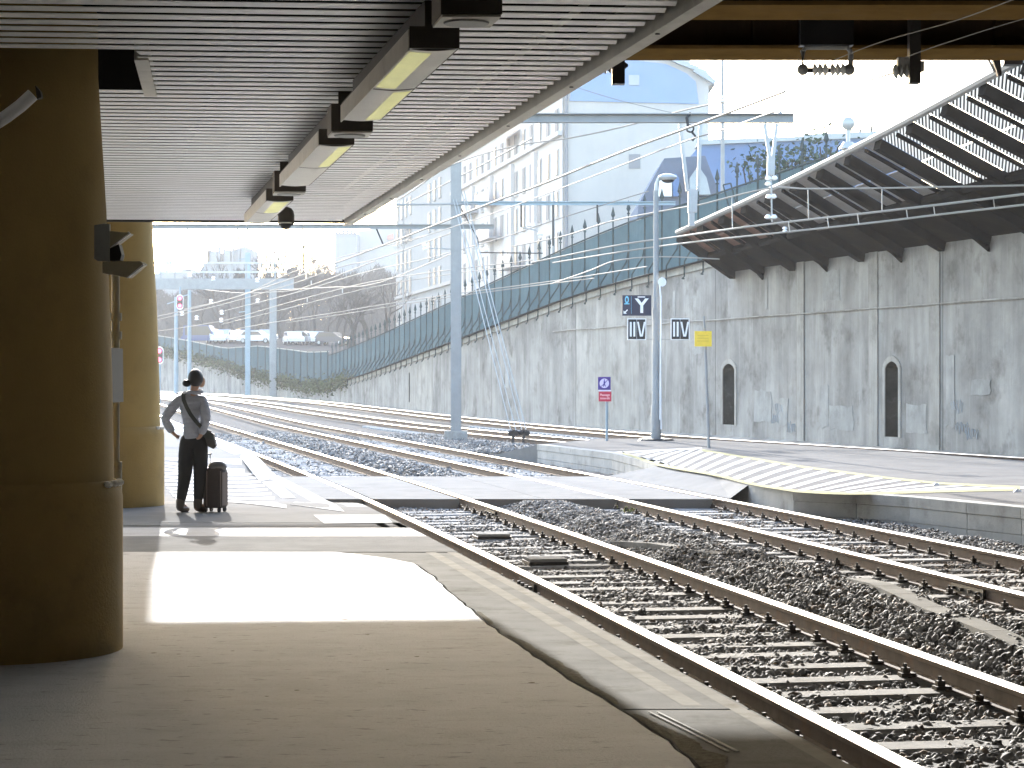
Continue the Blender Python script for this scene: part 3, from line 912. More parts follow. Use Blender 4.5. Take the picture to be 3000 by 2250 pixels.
# ---- fittings around the near column
th = thing("downpipe", "grey painted downpipe standing between the two ochre columns", "pipe", (-2.56, 14.05, 0))
MB().tube([(-2.56, 14.05, 0), (-2.56, 14.05, 1.05)], .042, 12).build("lower_pipe", "pipe_paint", th, True)
MB().tube([(-2.56, 14.05, 1.05), (-2.56, 14.05, 2.32)], .026, 12).build("upper_pipe", "pipe_paint", th, True)
for z in (1.02, 1.86, 1.98):
    MB().tube([(-2.56, 14.05, z), (-2.56, 14.05, z + .05)], .042, 12).build("collar", "pipe_paint", th, True)
MB().bar((-2.60, 14.02, 1.93), (-2.74, 13.66, 1.93), .02, .03).build("bracket", "dark_metal", th)

dS = 12.45
th = thing("hooded_signal", "two hooded lamp unit on a grey plate beside the near column", "signal", P(298, 765, dS))
MB().slab([P(276, 660, dS), P(276, 758, dS), P(286, 764, dS), P(321, 766, dS), P(321, 656, dS), P(304, 655, dS)], (0, .03, 0)).build("back_plate", "grey_plate", th)
def hood(x0, y0, x1, y1, dep=.16):
    a, b_, c_ = P(x0, y0, dS), P(x1, y0 + 6, dS), P(x0, y1, dS)
    return MB().slab([a, c_, b_], (0, dep, 0))
hood(322, 676, 378, 724).build("hood", "hood", th)
MB().bar(P(380, 682, dS + .02), P(322, 723, dS + .02), .02, .016).build("hood_edge", "slat", th)
MB().slab([P(322, 727, dS), P(322, 764, dS), P(352, 762, dS), P(356, 745, dS), P(348, 715, dS)], (0, .10, 0)).build("lamp_housing", "dark_metal", th)
MB().slab([P(300, 767, dS), P(300, 800, dS), P(372, 812, dS), P(419, 772, dS), P(410, 765, dS)], (0, .16, 0)).build("lower_hood", "hood", th)
MB().bar(P(420, 775, dS + .02), P(372, 812, dS + .02), .022, .016).build("hood_edge", "slat", th)
th = thing("notice_board", "thin notice board seen edge-on on the near column", "notice board", P(316, 1180, 12.95))
MB().slab([P(311, 1018, 12.95), P(313, 1180, 12.95), P(318, 1180, 12.95), P(316, 1018, 12.95)], (0, .5, 0)).build("panel", "dark_metal", th)
MB().slab([P(318, 1016, 12.94), P(320, 1181, 12.94), P(322, 1181, 12.94), P(320, 1016, 12.94)], (0, .04, 0)).build("frame", "trim", th)
# curved tube lamp in the top left corner
dT = 11.75
th = thing("tube_lamp", "unlit curved white tube lamp on the near column", "lamp", P(60, 330, dT))
pts = [P(x, y, dT) for x, y in ((-60, 385), (-20, 366), (20, 340), (60, 310), (96, 277))]
MB().tube(pts, .036, 10).build("tube", "slat", th, True)
MB().slab([P(103, 250, dT), P(108, 290, dT), P(121, 285, dT), P(118, 268, dT)], (0, .05, 0)).build("end_cap", "brown_metal", th)
MB().bar(P(40, 330, dT + .05), P(40, 330, 12.45), .03).build("bracket", "brown_metal", th)

# ================================================================== PLATFORM CANOPY
AX = -.1906                                     # canopy runs this way: dX per metre of distance
SV = .085                                       # slats are almost square to the view
ZC = 3.40
xe = lambda d: -1.905 + (d - 24.7) * AX          # right edge
can = thing("platform_canopy", "platform canopy with white slatted ceiling over the near platform", "canopy", (-4, 14, ZC))
def slat_mesh(x0, x1):
    b = MB()
    y0, y1 = SV * x0, SV * x1
    w = .138
    prof_ = [(-w / 2, .001), (-w / 2 + .006, 0), (w / 2 - .006, .0), (w / 2, .001), (w / 2, .003), (w / 2 - .006, .004), (-w / 2 + .006, .004), (-w / 2, .003)]
    vs = [(x, y + p, q) for x, y in ((x0, y0), (x1, y1)) for p, q in prof_]
    k = 8
    b.add(vs, [(j, (j + 1) % k, k + (j + 1) % k, k + j) for j in range(k)])
    return b.mesh("slat", "slat")
LEN = 9.5
full = slat_mesh(-LEN, -.03)
d = 24.62
while d > 1.5:
    xr_ = xe(d)
    if 12.22 < d < 13.74:
        x0 = (-2.06 - .135 * (d - 12.2)) - xr_
        inst(slat_mesh(x0, -.03), "slat", can, (xr_, d, ZC))
    else:
        inst(full, "slat", can, (xr_, d, ZC))
    d -= .2
# dark void and roof above the slats
def can_poly(d0, d1, w=LEN, o=0.0):
    return [(xe(d0) - w, d0 - SV * w), (xe(d0) + o, d0), (xe(d1) + o, d1), (xe(d1) - w, d1 - SV * w)]
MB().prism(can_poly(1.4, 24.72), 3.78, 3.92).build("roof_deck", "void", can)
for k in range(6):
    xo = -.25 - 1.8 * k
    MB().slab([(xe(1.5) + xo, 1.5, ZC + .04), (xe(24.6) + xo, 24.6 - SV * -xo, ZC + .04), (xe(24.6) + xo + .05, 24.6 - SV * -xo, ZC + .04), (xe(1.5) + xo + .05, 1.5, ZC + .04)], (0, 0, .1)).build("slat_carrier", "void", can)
MB().slab([(xe(1.4), 1.4, ZC - .05), (xe(24.74), 24.74, ZC - .05), (xe(24.74) + .085, 24.74, ZC - .05), (xe(1.4) + .085, 1.4, ZC - .05)], (0, 0, .56)).build("fascia", "trim", can)
MB().slab([(xe(24.74) - LEN, 24.74 - SV * LEN, ZC - .02), (xe(24.74) + .085, 24.745, ZC - .02), (xe(24.74) + .085, 24.80, ZC - .02), (xe(24.74) - LEN, 24.80 - SV * LEN, ZC - .02)], (0, 0, .54)).build("end_fascia", "dark_metal", can)
# frame of the opening around the near column
MB().slab([(-2.115, 12.18, ZC - .012), (-2.325, 13.76, ZC - .012), (-2.245, 13.76, ZC - .012), (-2.035, 12.18, ZC - .012)], (0, 0, .10)).build("opening_trim", "trim", can)
for k in range(7):                                # bolts on the fascia
    dd = 11 + k * 2
    MB().tube([(xe(dd) + .03, dd, ZC - .056), (xe(dd) + .03, dd, ZC - .048)], .012, 6).build("bolt", "dark_metal", can)

ZL = 3.15
lx = lambda d: (lambda t: -.4825 + (d - 10.25) * -.1905)(0)      # left edge of the luminaires
def luminaire(d0, d1, label, mats_):
    root = thing("ceiling_light", label, "ceiling light", (lx(d0) + .12, (d0 + d1) / 2, ZL), "row of ceiling lights")
    W = .235
    pts = [(lx(d0), d0), (lx(d0) + W, d0 + .01), (lx(d1) + W, d1 + .01), (lx(d1), d1)]
    MB().prism(pts, ZL + .012, ZL + .115).build("housing", "brown_metal", root)
    MB().prism([(lx(d0) + .07, d0 + .05), (lx(d0) + .17, d0 + .05), (lx(d1) + .17, d1 - .05), (lx(d1) + .07, d1 - .05)], ZL + .117, ZC - .004).build("mounting_rail", "brown_metal", root)
    dm = (d0 + d1) / 2
    for (a, b_), m in zip(((d0 + .03, dm - .02), (dm + .02, d1 - .03)), mats_):
        n = 8
        vs = []
        for i in range(n + 1):
            t = i / n
            for dd in (a, b_):
                bow = -.008 * math.sin(math.pi * t)
                vs.append((lx(dd) + .008 + (W - .016) * t, dd, ZL + .010 + bow))
        q = MB().add(vs, [(2 * i, 2 * i + 1, 2 * i + 3, 2 * i + 2) for i in range(n)])
        q.f = [f[::-1] for f in q.f]
        o = q.build("diffuser", "diffuser", root, True)
        # yellow part of the diffuser, given a weak glow of its own
        if m:
            t0, t1 = m
            vs = []
            for i in range(5):
                t = t0 + (t1 - t0) * i / 4
                for dd in (a + .06, b_ - .06):
                    vs.append((lx(dd) + .008 + (W - .016) * t, dd, ZL + .008 - .008 * math.sin(math.pi * t)))
            q = MB().add(vs, [(2 * i, 2 * i + 1, 2 * i + 3, 2 * i + 2) for i in range(4)])
            q.f = [f[::-1] for f in q.f]
            q.build("yellow_glow_panel", "diffuser_yellow", o, True)
    MB().bar((lx(d0) - .004, d0, ZL + .05), (lx(d1) - .004, d1, ZL + .05), .006, .10).build("side_rail", "trim", root)
luminaire(10.25, 13.1, "nearest double ceiling light with faintly glowing yellow panels", [(.02, .5), (.55, .98)])
luminaire(14.45, 17.5, "middle double ceiling light on the slatted canopy", [(.6, .98), None])
luminaire(18.95, 21.7, "farthest ceiling light, beside the hanging camera", [(.3, .9), None])
def speaker(d0, label):
    root = thing("loudspeaker", label, "loudspeaker", (lx(d0) + .12, d0 + .15, ZL - .02), "box loudspeakers between the ceiling lights")
    x0 = lx(d0) - .015
    MB().slab([(x0, d0, ZL + .0), (x0, d0, ZL + .17), (x0 + .26, d0, ZL + .17), (x0 + .26, d0, ZL + .0)], (-.05, .30, 0)).build("cabinet", "brown_metal", root)
    MB().slab([(x0 + .005, d0 + .01, ZL - .012), (x0 + .255, d0 + .01, ZL - .012), (x0 + .205, d0 + .29, ZL - .012), (x0 - .045, d0 + .29, ZL - .012)], (0, 0, .011)).build("baffle", "trim", root)
    MB().lathe((x0 + .105, d0 + .15, ZL - .02), [(.095, 0), (.10, .007)], 20).build("grille", "grey_plate", root)
    MB().box((x0 + .10, d0 + .15, ZL + .21), (.12, .2, .075)).build("mount", "brown_metal", root)
speaker(9.22, "box loudspeaker at the top edge, nearest of the row")
speaker(13.55, "box loudspeaker between the nearest and middle ceiling lights")
speaker(17.9, "box loudspeaker between the middle and farthest ceiling lights")
dC = 21.9
th = thing("dome_camera", "dark dome security camera hanging from the canopy end", "camera", P(838, 668, dC))
c = P(838, 640, dC)
MB().tube([P(833, 590, dC), Vector((P(833, 590, dC).x, dC, ZC))], .018, 8).build("stem", "dark_metal", th)
MB().lathe(c - Vector((0, 0, .07)), [(.070, 0), (.082, .02), (.084, .10), (.075, .145), (.05, .175), (.02, .185)], 18).build("housing", "brown_metal", th, True)
MB().ball(c - Vector((0, .03, .055)), .06, 14, 8).build("lens_dome", "sign_black", th, True)
MB().lathe(c - Vector((0, .03, .055)), [(.066, 0), (.068, .012)], 18).build("rim", "trim", th, True)

# ================================================================== ROAD BRIDGE OVERHEAD
br = thing("road_bridge", "dark road bridge with ochre steel girders crossing overhead", "bridge", (0, 20, 5.5))
MB().prism([(-60, -70), (40, -70), (40, 29.2), (-60, 29.2)], 6.60, 7.35).build("deck", "girder_web", br)
ZB = 5.513
for k in range(13):
    dg = 26.2 - 3.0 * k
    MB().box((2, dg, ZB + .02), (64, .95, .04)).build("bottom_flange", "girder", br)
    MB().box((2, dg, ZB + .565), (64, .05, 1.05)).build("girder_web", "girder_web", br)
    for s_ in range(-9, 12):
        if -1 < s_ * 2.9 < 12 and dg > 20:
            MB().box((s_ * 2.9, dg - .09, ZB + .56), (.03, .16, 1.03)).build("stiffener", "girder_web", br)
MB().prism([(-60, -70), (-16.2, -70), (-16.2, 22), (-17.2, 22), (-17.2, -69), (-60, -69)], -.6, 6.59).build("light_block_wall", "girder_web", br)  # unseen walls added to keep sky light off the near column
MB().prism([(26.5, -70), (27.5, -70), (27.5, 21), (26.5, 21)], -.6, 6.59).build("light_block_wall", "girder_web", br)
MB().prism([(-16.1, -69.9), (26.4, -69.9), (26.4, -68.9), (-16.1, -68.9)], -.6, 6.59).build("light_block_wall", "girder_web", br)
MB().prism([(-16.1, -46), (1.6, -46), (1.6, -45), (-16.1, -45)], -.6, 6.59).build("light_block_wall", "girder_web", br)
MB().box((2, 29.1, 7.85), (64, .2, 1.1)).build("parapet", "girder_web", br)

# ---- catenary hangers under the bridge
def disc_stack(b, p, ax, n, r, pitch, mi=0):
    ax = Vector(ax).normalized()
    for k in range(n):
        q = Vector(p) + ax * (pitch * k)
        b.lathe(q, [(r * .45, 0), (r, pitch * .25), (r * .9, pitch * .55), (r * .45, pitch * .95)], 12, mi, axis=ax)
dH = 25.5
th = thing("catenary_hanger", "black hanger post with insulator arm at the canopy corner", "catenary hanger", P(1815, 150, dH))
MB().box(P(1811, 170, dH), (.15, .16, .62)).build("post", "sign_black", th)
b = MB(); disc_stack(b, P(1790, 192, dH), (-1, 0, -.15), 4, .09, .055); b.build("insulator", "insulator_dark", th, True)
MB().tube([P(1770, 196, dH), P(1740, 208, dH), P(1712, 222, dH), P(1708, 230, dH)], [.022, .022, .02, .03], 8).build("arm", "sign_black", th, True)
MB().tube([P(1825, 192, dH), P(1840, 191, dH)], [.06, .015], 8).build("bolt", "sign_black", th)
th = thing("catenary_hanger", "U-shaped hanger frame with a row of insulators under the bridge", "catenary hanger", P(2420, 215, dH))
MB().box(P(2420, 60, dH), (.62, .2, .60)).build("base", "sign_black", th)
MB().tube([P(2352, 205, dH), P(2352, 150, dH), P(2362, 138, dH), P(2480, 138, dH), P(2492, 150, dH), P(2492, 205, dH)], .032, 8).build("frame", "galv", th, True)
MB().tube([P(2344, 206, dH), P(2500, 206, dH)], .03, 8).build("rod", "dark_metal", th)
for x in (2380, 2432):
    b = MB(); disc_stack(b, P(x, 205, dH), (1, 0, 0), 3, .078, .062); b.build("insulator", "porcelain", th, True)
for x in (2352, 2488):
    MB().ball(P(x, 204, dH), .07, 8, 6).build("clamp", "galv", th)
th = thing("catenary_hanger", "straight dark hanger post with insulator holding the bright wire", "catenary hanger", P(2678, 235, dH))
MB().box(P(2678, 130, dH), (.13, .16, .92)).build("post", "dark_metal", th)
b = MB(); disc_stack(b, P(2660, 205, dH), (-1, 0, -.12), 3, .09, .06); b.build("insulator", "galv", th, True)
MB().box(P(2646, 186, dH), (.14, .12, .13)).build("clamp", "galv", th)
MB().box(P(2693, 195, dH), (.10, .12, .12)).build("clamp", "galv", th)
th = thing("catenary_hanger", "small strut and black bracket under the bridge at the right edge", "catenary hanger", P(2930, 225, 30.5))
MB().tube([P(2892, 165, 30.5), P(2915, 212, 30.5)], .02, 8).build("strut", "galv", th)
MB().slab([P(2908, 172, 30.5), P(2932, 176, 30.5), P(2935, 222, 30.5), P(2925, 222, 30.5)], (0, .1, 0)).build("bracket", "sign_black", th)
MB().box(P(2965, 182, 30.5), (.26, .2, .09)).build("plate", "sign_black", th)

# ================================================================== TALL RETAINING WALL
wall = thing("retaining_wall", "tall weathered concrete retaining wall behind the tracks, coping ramping down leftwards", "wall", (wx(75), 75, -.4))
NICHE = [((2120, 2160), (1058, 1244)), ((2596, 2642), (1050, 1280))]
def hit_wall(px):
    # distance at which the line of sight meets the wall
    lo, hi = 20.0, 270.0
    k = (px - CX) / F
    f = lambda d: wx(d) - k * d
    for _ in range(60):
        m = (lo + hi) / 2
        if f(lo) * f(m) <= 0: hi = m
        else: lo = m
    return (lo + hi) / 2
def wp(d, z, out=0.0):
    t = Vector((wx(d + .3) - wx(d - .3), .6, 0)).normalized()
    n = Vector((-t.y, t.x, 0))
    if n.x > 0: n = -n
    return Vector((wx(d), d, z)) + n * out
def wn_(d):
    return wp(d, 0, 1) - wp(d, 0, 0)
niches = []
for (xa, xb), (ya, yb) in NICHE:
    da, db = hit_wall(xb), hit_wall(xa)            # nearer edge first
    dm = (da + db) / 2
    niches.append((da, db, EYE - (yb - HY) / F * dm, EYE - (ya - HY) / F * dm))
# panel joints: every 4.6 m, kept clear of the refuges
joints = [22.0]
while joints[-1] < 280:
    nx_ = joints[-1] + (7.4 if joints[-1] < 120 else 12.0)
    for n_ in niches:
        if n_[0] - .5 < nx_ < n_[1] + .5: nx_ = n_[1] + .6
    joints.append(nx_)
for i in range(len(joints) - 1):
    a, b_ = joints[i] + .01, min(joints[i + 1] - .01, 279.9)
    if a > 279: break
    nn = [n_ for n_ in niches if a < n_[0] and n_[1] < b_]
    m = MB()
    out = .05 + (.006 if i % 2 else 0)
    zb = zr(a) - .45
    def quad(d0, d1, z00, z01, z10, z11, o=out):
        m.add([wp(d0, z00, o), wp(d1, z10, o), wp(d1, z11, o), wp(d0, z01, o)], [(0, 3, 2, 1)])
    if not nn:
        k = 1 if a > 120 else 2
        for j in range(k):
            d0, d1 = a + (b_ - a) * j / k, a + (b_ - a) * (j + 1) / k
            quad(d0, d1, zb, wtop(d0), zb, wtop(d1))
    else:
        n0, n1, zlo, zhi = nn[0]
        quad(a, n0, zb, wtop(a), zb, wtop(n0)); quad(n1, b_, zb, wtop(n1), zb, wtop(b_))
        quad(n0, n1, zb, zlo, zb, zlo)
        dm = (n0 + n1) / 2
        zs = zhi - .25
        arch = [(n0, zs), (n0 + (dm - n0) * .3, zs + .15), (n0 + (dm - n0) * .65, zhi - .03), (dm, zhi), (dm + (n1 - dm) * .35, zhi - .03), (dm + (n1 - dm) * .7, zs + .15), (n1, zs)]
        for q in range(len(arch) - 1):
            (d0, z0), (d1, z1) = arch[q], arch[q + 1]
            m.add([wp(d0, z0, out), wp(d1, z1, out), wp(d1, wtop(d1), out), wp(d0, wtop(d0), out)], [(0, 3, 2, 1)])
        # the refuge itself
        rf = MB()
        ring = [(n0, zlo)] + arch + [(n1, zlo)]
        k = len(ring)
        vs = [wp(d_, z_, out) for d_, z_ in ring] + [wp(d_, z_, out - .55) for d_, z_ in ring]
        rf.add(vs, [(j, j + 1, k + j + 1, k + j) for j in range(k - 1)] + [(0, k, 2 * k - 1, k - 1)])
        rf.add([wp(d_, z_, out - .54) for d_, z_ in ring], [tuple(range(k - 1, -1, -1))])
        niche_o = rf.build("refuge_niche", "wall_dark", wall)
        for j in range(k - 1):
            (d0, z0), (d1, z1) = ring[j], ring[j + 1]
            fr = MB().bar(wp(d0, z0, out + .012), wp(d1, z1, out + .012), .16, .03, up=wn_(d0))
            fr.build("niche_trim", "wall_concrete_pale" if n0 > 60 else "wall_concrete", niche_o)
    m.build("wall_panel", "wall_concrete_pale" if i % 5 == 3 else "wall_concrete", wall)
m = MB()
dd = list(np.arange(20, 280, 4.0)) + [280]
vs = []
for d in dd:
    vs += [wp(d, zr(d) - .6, -.56), wp(d, wtop(d), -.56)]
n0 = len(vs)
m.add(vs, [(2 * i, 2 * i + 1, 2 * i + 3, 2 * i + 2) for i in range(len(dd) - 1)])
vs = []
for d in dd:
    vs += [wp(d, zr(d) - .6, .0), wp(d, wtop(d) - .02, .0)]
ok = [i for i in range(len(dd) - 1) if not any(dd[i] < q[1] and dd[i + 1] > q[0] for q in niches)]
m.add(vs, [(2 * i, 2 * i + 1, 2 * i + 3, 2 * i + 2) for i in ok])
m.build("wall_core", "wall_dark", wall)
# pilaster strips (paler vertical bands) and the conduit
for px, w_ in ((2352, .5), (2566, .55), (2745, .6)):
    d = hit_wall(px)
    hw = w_ / 2
    MB().slab([wp(d - hw, zr(d) - .4, .075), wp(d + hw, zr(d) - .4, .075), wp(d + hw, wtop(d) - .3, .075), wp(d - hw, wtop(d) - .3, .075)], wn_(d) * .018).build("pilaster", "wall_concrete_pale", wall)
cd = MB()
cd.tube([wp(d, 3.66 + .02 * math.sin(d), .12) for d in np.arange(24, 96, 3.0)], .026, 6)
cd.build("conduit", "wall_concrete_pale", wall)
for px, y0, y1 in ((2558, 770, 885), (1203, 1092, 1178)):
    d = hit_wall(px)
    z0, z1 = EYE - (y1 - HY) / F * d, EYE - (y0 - HY) / F * d
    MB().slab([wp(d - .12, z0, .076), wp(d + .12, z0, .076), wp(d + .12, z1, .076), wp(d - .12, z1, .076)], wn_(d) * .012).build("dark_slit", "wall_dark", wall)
# foot of the wall
MB().add(sum([[wp(d, zr(d) - .33, .55), wp(d, zr(d) - .12, .07)] for d in np.arange(22, 280, 3.0)], []), [(2 * i, 2 * i + 2, 2 * i + 3, 2 * i + 1) for i in range(len(np.arange(22, 280, 3.0)) - 1)]).build("wall_footing", "wall_concrete", wall)
# repairs and scribbles on the wall face
rp = random.Random(5)
for px, z0, z1, w_ in ((2240, .2, 1.25, 1.3), (2300, .1, 1.0, .7), (2420, .15, 1.4, .6), (2470, .1, .8, 1.6), (2690, .1, .9, 1.2), (2790, .3, 2.2, .5), (2050, 2.5, 3.5, .8), (2440, 4.0, 4.9, 1.2), (2880, 1.2, 1.6, 1.0), (1490, 1.2, 2.6, .8), (1980, 3.9, 4.8, .25), (2250, 3.9, 4.9, .2)):
    d = hit_wall(px)
    pts = []
    rim = [(-1, -1), (-.5, -1), (0, -1), (.5, -1), (1, -1), (1, -.3), (1, .4), (1, 1), (.6, 1), (.2, 1), (-.3, 1), (-.7, 1), (-1, 1), (-1, .3), (-1, -.4)]
    for u, v in rim:
        pts.append(wp(d + (u + rp.uniform(-.12, .12)) * w_ / 2, (z0 + z1) / 2 + (v + rp.uniform(-.1, .1)) * (z1 - z0) / 2, .062))
    MB().slab(pts, wn_(d) * .006).build("repair_patch", "wall_patch", wall)
for px, py in ((2265, 1225), (2310, 1250), (2275, 1195), (2790, 1190), (2805, 1250), (2835, 1270)):
    d = hit_wall(px)
    z = EYE - (py - HY) / F * d
    q, pts = 0.0, []
    for i in range(16):
        pts.append(wp(d - i * .045 + .03 * rp.uniform(-1, 1), z + .16 * math.sin(i * 1.7 + px) + rp.uniform(-.04, .04), .066))
    MB().tube(pts, .009, 4).build("graffiti", "graffiti_paint", wall)
# coping stones
d = 66.0
while d < 162:
    L_ = 1.75
    a, b_ = d + .012, d + L_ - .012
    q0 = wp(a, wtop(a) - .26, .16); q1 = wp(b_, wtop(b_) - .26, .16); q2 = wp(b_, wtop(b_) - .26, -.5); q3 = wp(a, wtop(a) - .26, -.5)
    MB().slab([q0, q1, q2, q3], (0, 0, .30)).build("coping_stone", "coping", wall)
    d += L_

# ================================================================== STREET LEVEL BEHIND THE WALL
dd = list(np.arange(20, 162, 6.0)) + list(np.arange(162, 282, 6.0))
offs = [-.45, 4, 9, 18, 40, 110]
vs = []
for d in dd:
    for o in offs:
        vs.append((wx(d) + o, d, wtop(d) - .03 + (0 if o < 5 else .1)))
for o in (-.45, 4, 9, 18, 40, 110):
    vs.append((wx(280) + o * 3 - 60, 620, 9.5))
n = len(offs)
rows = len(dd) + 1
struct(MB().add(vs, [(i * n + j, i * n + j + 1, (i + 1) * n + j + 1, (i + 1) * n + j) for i in range(rows - 1) for j in range(n - 1)]).build("street", "street_asphalt"))

# ================================================================== SPEARED FENCE WITH TEAL PANELS
fen = thing("street_fence", "tall teal panelled fence with spear-topped iron posts along the wall top", "fence", (wx(110), 110, wtop(110)))
FO = -.28
d = 67.0
k = 0
while d < 161:
    zb = wtop(d) + .03
    h = 2.75
    b = MB()
    b.box(wp(d, zb + h / 2, FO), (.06, .06, h))
    b.lathe(wp(d, zb + h, FO), [(.035, 0), (.085, .09), (.06, .2), (.008, .42)], 6)
    b.lathe(wp(d, zb + h - .12, FO), [(.06, 0), (.06, .05)], 6)
    b.build("post", "iron", fen)
    d2 = min(d + 1.75, 161.5)
    p = [wp(d + .06, wtop(d + .06) + .12, FO - .01), wp(d2 - .06, wtop(d2 - .06) + .12, FO - .01), wp(d2 - .06, wtop(d2 - .06) + 2.30, FO - .01), wp(d + .06, wtop(d + .06) + 2.30, FO - .01)]
    MB().slab(p, wn_(d) * -.03).build("panel", "teal_panel" if k % 3 else "teal_panel_light", fen)
    MB().bar(wp(d, wtop(d) + 2.34, FO + .01), wp(d2, wtop(d2) + 2.34, FO + .01), .05, .05).build("top_rail", "iron", fen)
    if d > 74:
        q = [wp(d, zb + 1.15, FO + .02), wp(d, zb + .75, FO + .10), wp(d, zb + .38, FO + .36), wp(d, zb + .12, FO + .52), wp(d, zb - .10, FO + .53), wp(d, zb - .42, FO + .53), wp(d, zb - .50, FO + .60), wp(d - .30, zb - .52, FO + .66)]
        MB().tube(q, .03, 5).build("stay_bracket", "iron", fen)
    d += 1.75; k += 1
fen2 = thing("street_fence", "lower blue-teal street fence above the hedge, beyond the standing person", "fence", (wx(195), 195, wtop(195)))
d = 161.5
while d < 258:
    d2 = d + 3.0
    h0, h1 = np.interp(d, [162, 190, 205, 258], [2.6, 2.6, 1.5, 1.3]), np.interp(d2, [162, 190, 205, 258], [2.6, 2.6, 1.5, 1.3])
    MB().slab([wp(d + .06, wtop(d) + .1, FO), wp(d2 - .06, wtop(d2) + .1, FO), wp(d2 - .06, wtop(d2) + h1, FO), wp(d + .06, wtop(d) + h0, FO)], wn_(d) * -.04).build("panel", "teal_panel", fen2)
    MB().box(wp(d, wtop(d) + h0 / 2 + .05, FO + .03), (.09, .09, h0 + .1)).build("post", "iron", fen2)
    MB().bar(wp(d, wtop(d) + h0 + .03, FO), wp(d2, wtop(d2) + h1 + .03, FO), .12, .07).build("top_rail", "coping", fen2)
    d += 3.0

def leaf_cloud(centers, spread, n, size, seed):
    r = np.random.default_rng(seed)
    c = np.array(centers)[r.integers(0, len(centers), n)] + r.normal(size=(n, 3)) * np.array(spread)
    a = r.normal(size=(n, 3)); a /= np.linalg.norm(a, axis=1)[:, None]
    b_ = np.cross(a, r.normal(size=(n, 3))); b_ /= np.linalg.norm(b_, axis=1)[:, None]
    s_ = r.uniform(.6, 1.4, n)[:, None] * size
    V = np.stack([c - a * s_, c + b_ * s_ * .6, c + a * s_, c - b_ * s_ * .6], 1).reshape(-1, 3)
    i = np.arange(n)[:, None] * 4
    Fa = np.concatenate([np.concatenate([i, i + 1, i + 2], 1), np.concatenate([i, i + 2, i + 3], 1)])
    return V, Fa
cs = [tuple(wp(d, wtop(d) - .05, .15)) for d in np.arange(150, 258, .8)]
V, Fa = leaf_cloud(cs, (.35, .5, .30), 9000, .12, 31)
tag(big_mesh("hedge", V, Fa, "hedge_leaf"), "low yellow-green hedge trailing along the far wall top", "hedge")
for k, (px, py, rr, lab) in enumerate(((2235, 505, .9, "ivy bush over the fence beside the V-shaped hanger"), (2330, 490, 1.0, "green bush behind the fence in front of the blue roof"), (2420, 445, 1.1, "pale green bush just above the shelter roof edge"))):
    c = P(px, py, 84)
    V, Fa = leaf_cloud([tuple(c + Vector((random.uniform(-1, 1), random.uniform(-.5, .5), random.uniform(-1.2, .5)))) for _ in range(10)], (.38 * rr, .38, .38), 520, .10, 40 + k)
    root = thing("bush", lab, "bush", (c.x, c.y, c.z - 3.2), "bushes behind the fence")
    o = big_mesh("foliage", V - np.array(root.location), Fa, "bush_leaf"); o.parent = root
    bb = MB()
    for _ in range(5):
        bb.tube([(c.x + random.uniform(-.3, .3), c.y, c.z - 3.2), c + Vector((random.uniform(-.8, .8), 0, .2))], .03, 5)
    bb.build("stem", "bark", root)

# ================================================================== SHELTER ROOF ON THE RIGHT
m = MAT["roof_sheet_clear"]; nt = m.node_tree; N, Lk = nt.nodes, nt.links
geo = N.new("ShaderNodeNewGeometry")
sx_ = N.new("ShaderNodeSeparateXYZ"); Lk.new(geo.outputs["Position"], sx_.inputs[0])
m1 = N.new("ShaderNodeMath"); m1.operation = 'MULTIPLY_ADD'; m1.inputs[1].default_value = -.2
Lk.new(sx_.outputs[1], m1.inputs[0]); Lk.new(sx_.outputs[0], m1.inputs[2])
m2 = N.new("ShaderNodeMath"); m2.operation = 'MULTIPLY'; m2.inputs[1].default_value = 2 * math.pi / .075
Lk.new(m1.outputs[0], m2.inputs[0])
m3 = N.new("ShaderNodeMath"); m3.operation = 'SINE'; Lk.new(m2.outputs[0], m3.inputs[0])
mr = N.new("ShaderNodeMapRange"); mr.inputs[1].default_value = -.35; mr.inputs[2].default_value = .35
Lk.new(m3.outputs[0], mr.inputs[0])
mx = N.new("ShaderNodeMix"); mx.data_type = 'RGBA'; mx.inputs[6].default_value = (.05, .05, .05, 1); mx.inputs[7].default_value = (.85, .85, .82, 1)
Lk.new(mr.outputs[0], mx.inputs[0])
for nd in N:
    if nd.type == 'BSDF_TRANSLUCENT': Lk.new(mx.outputs[2], nd.inputs[0])
    if nd.type == 'BSDF_PRINCIPLED': Lk.new(mx.outputs[2], nd.inputs["Base Color"])
sh = thing("shelter_roof", "dark shelter roof with rafters and corrugated sheets overhanging the wall at right", "shelter roof", (10, 52, 5.2))
def SO(t):
    return Vector((5.35 + 4.25 * t + .25 * math.sin(t * math.pi), 69.5 - 26.3 * t, 6.28 + 1.36 * t))
def SW(t):
    dw = 73.5 - 27.5 * t
    return wp(dw, 5.25 + .1 * t, .06)
def SM(t, f):
    return SO(t) + (SW(t) - SO(t)) * f
NB = 12
FI = .50
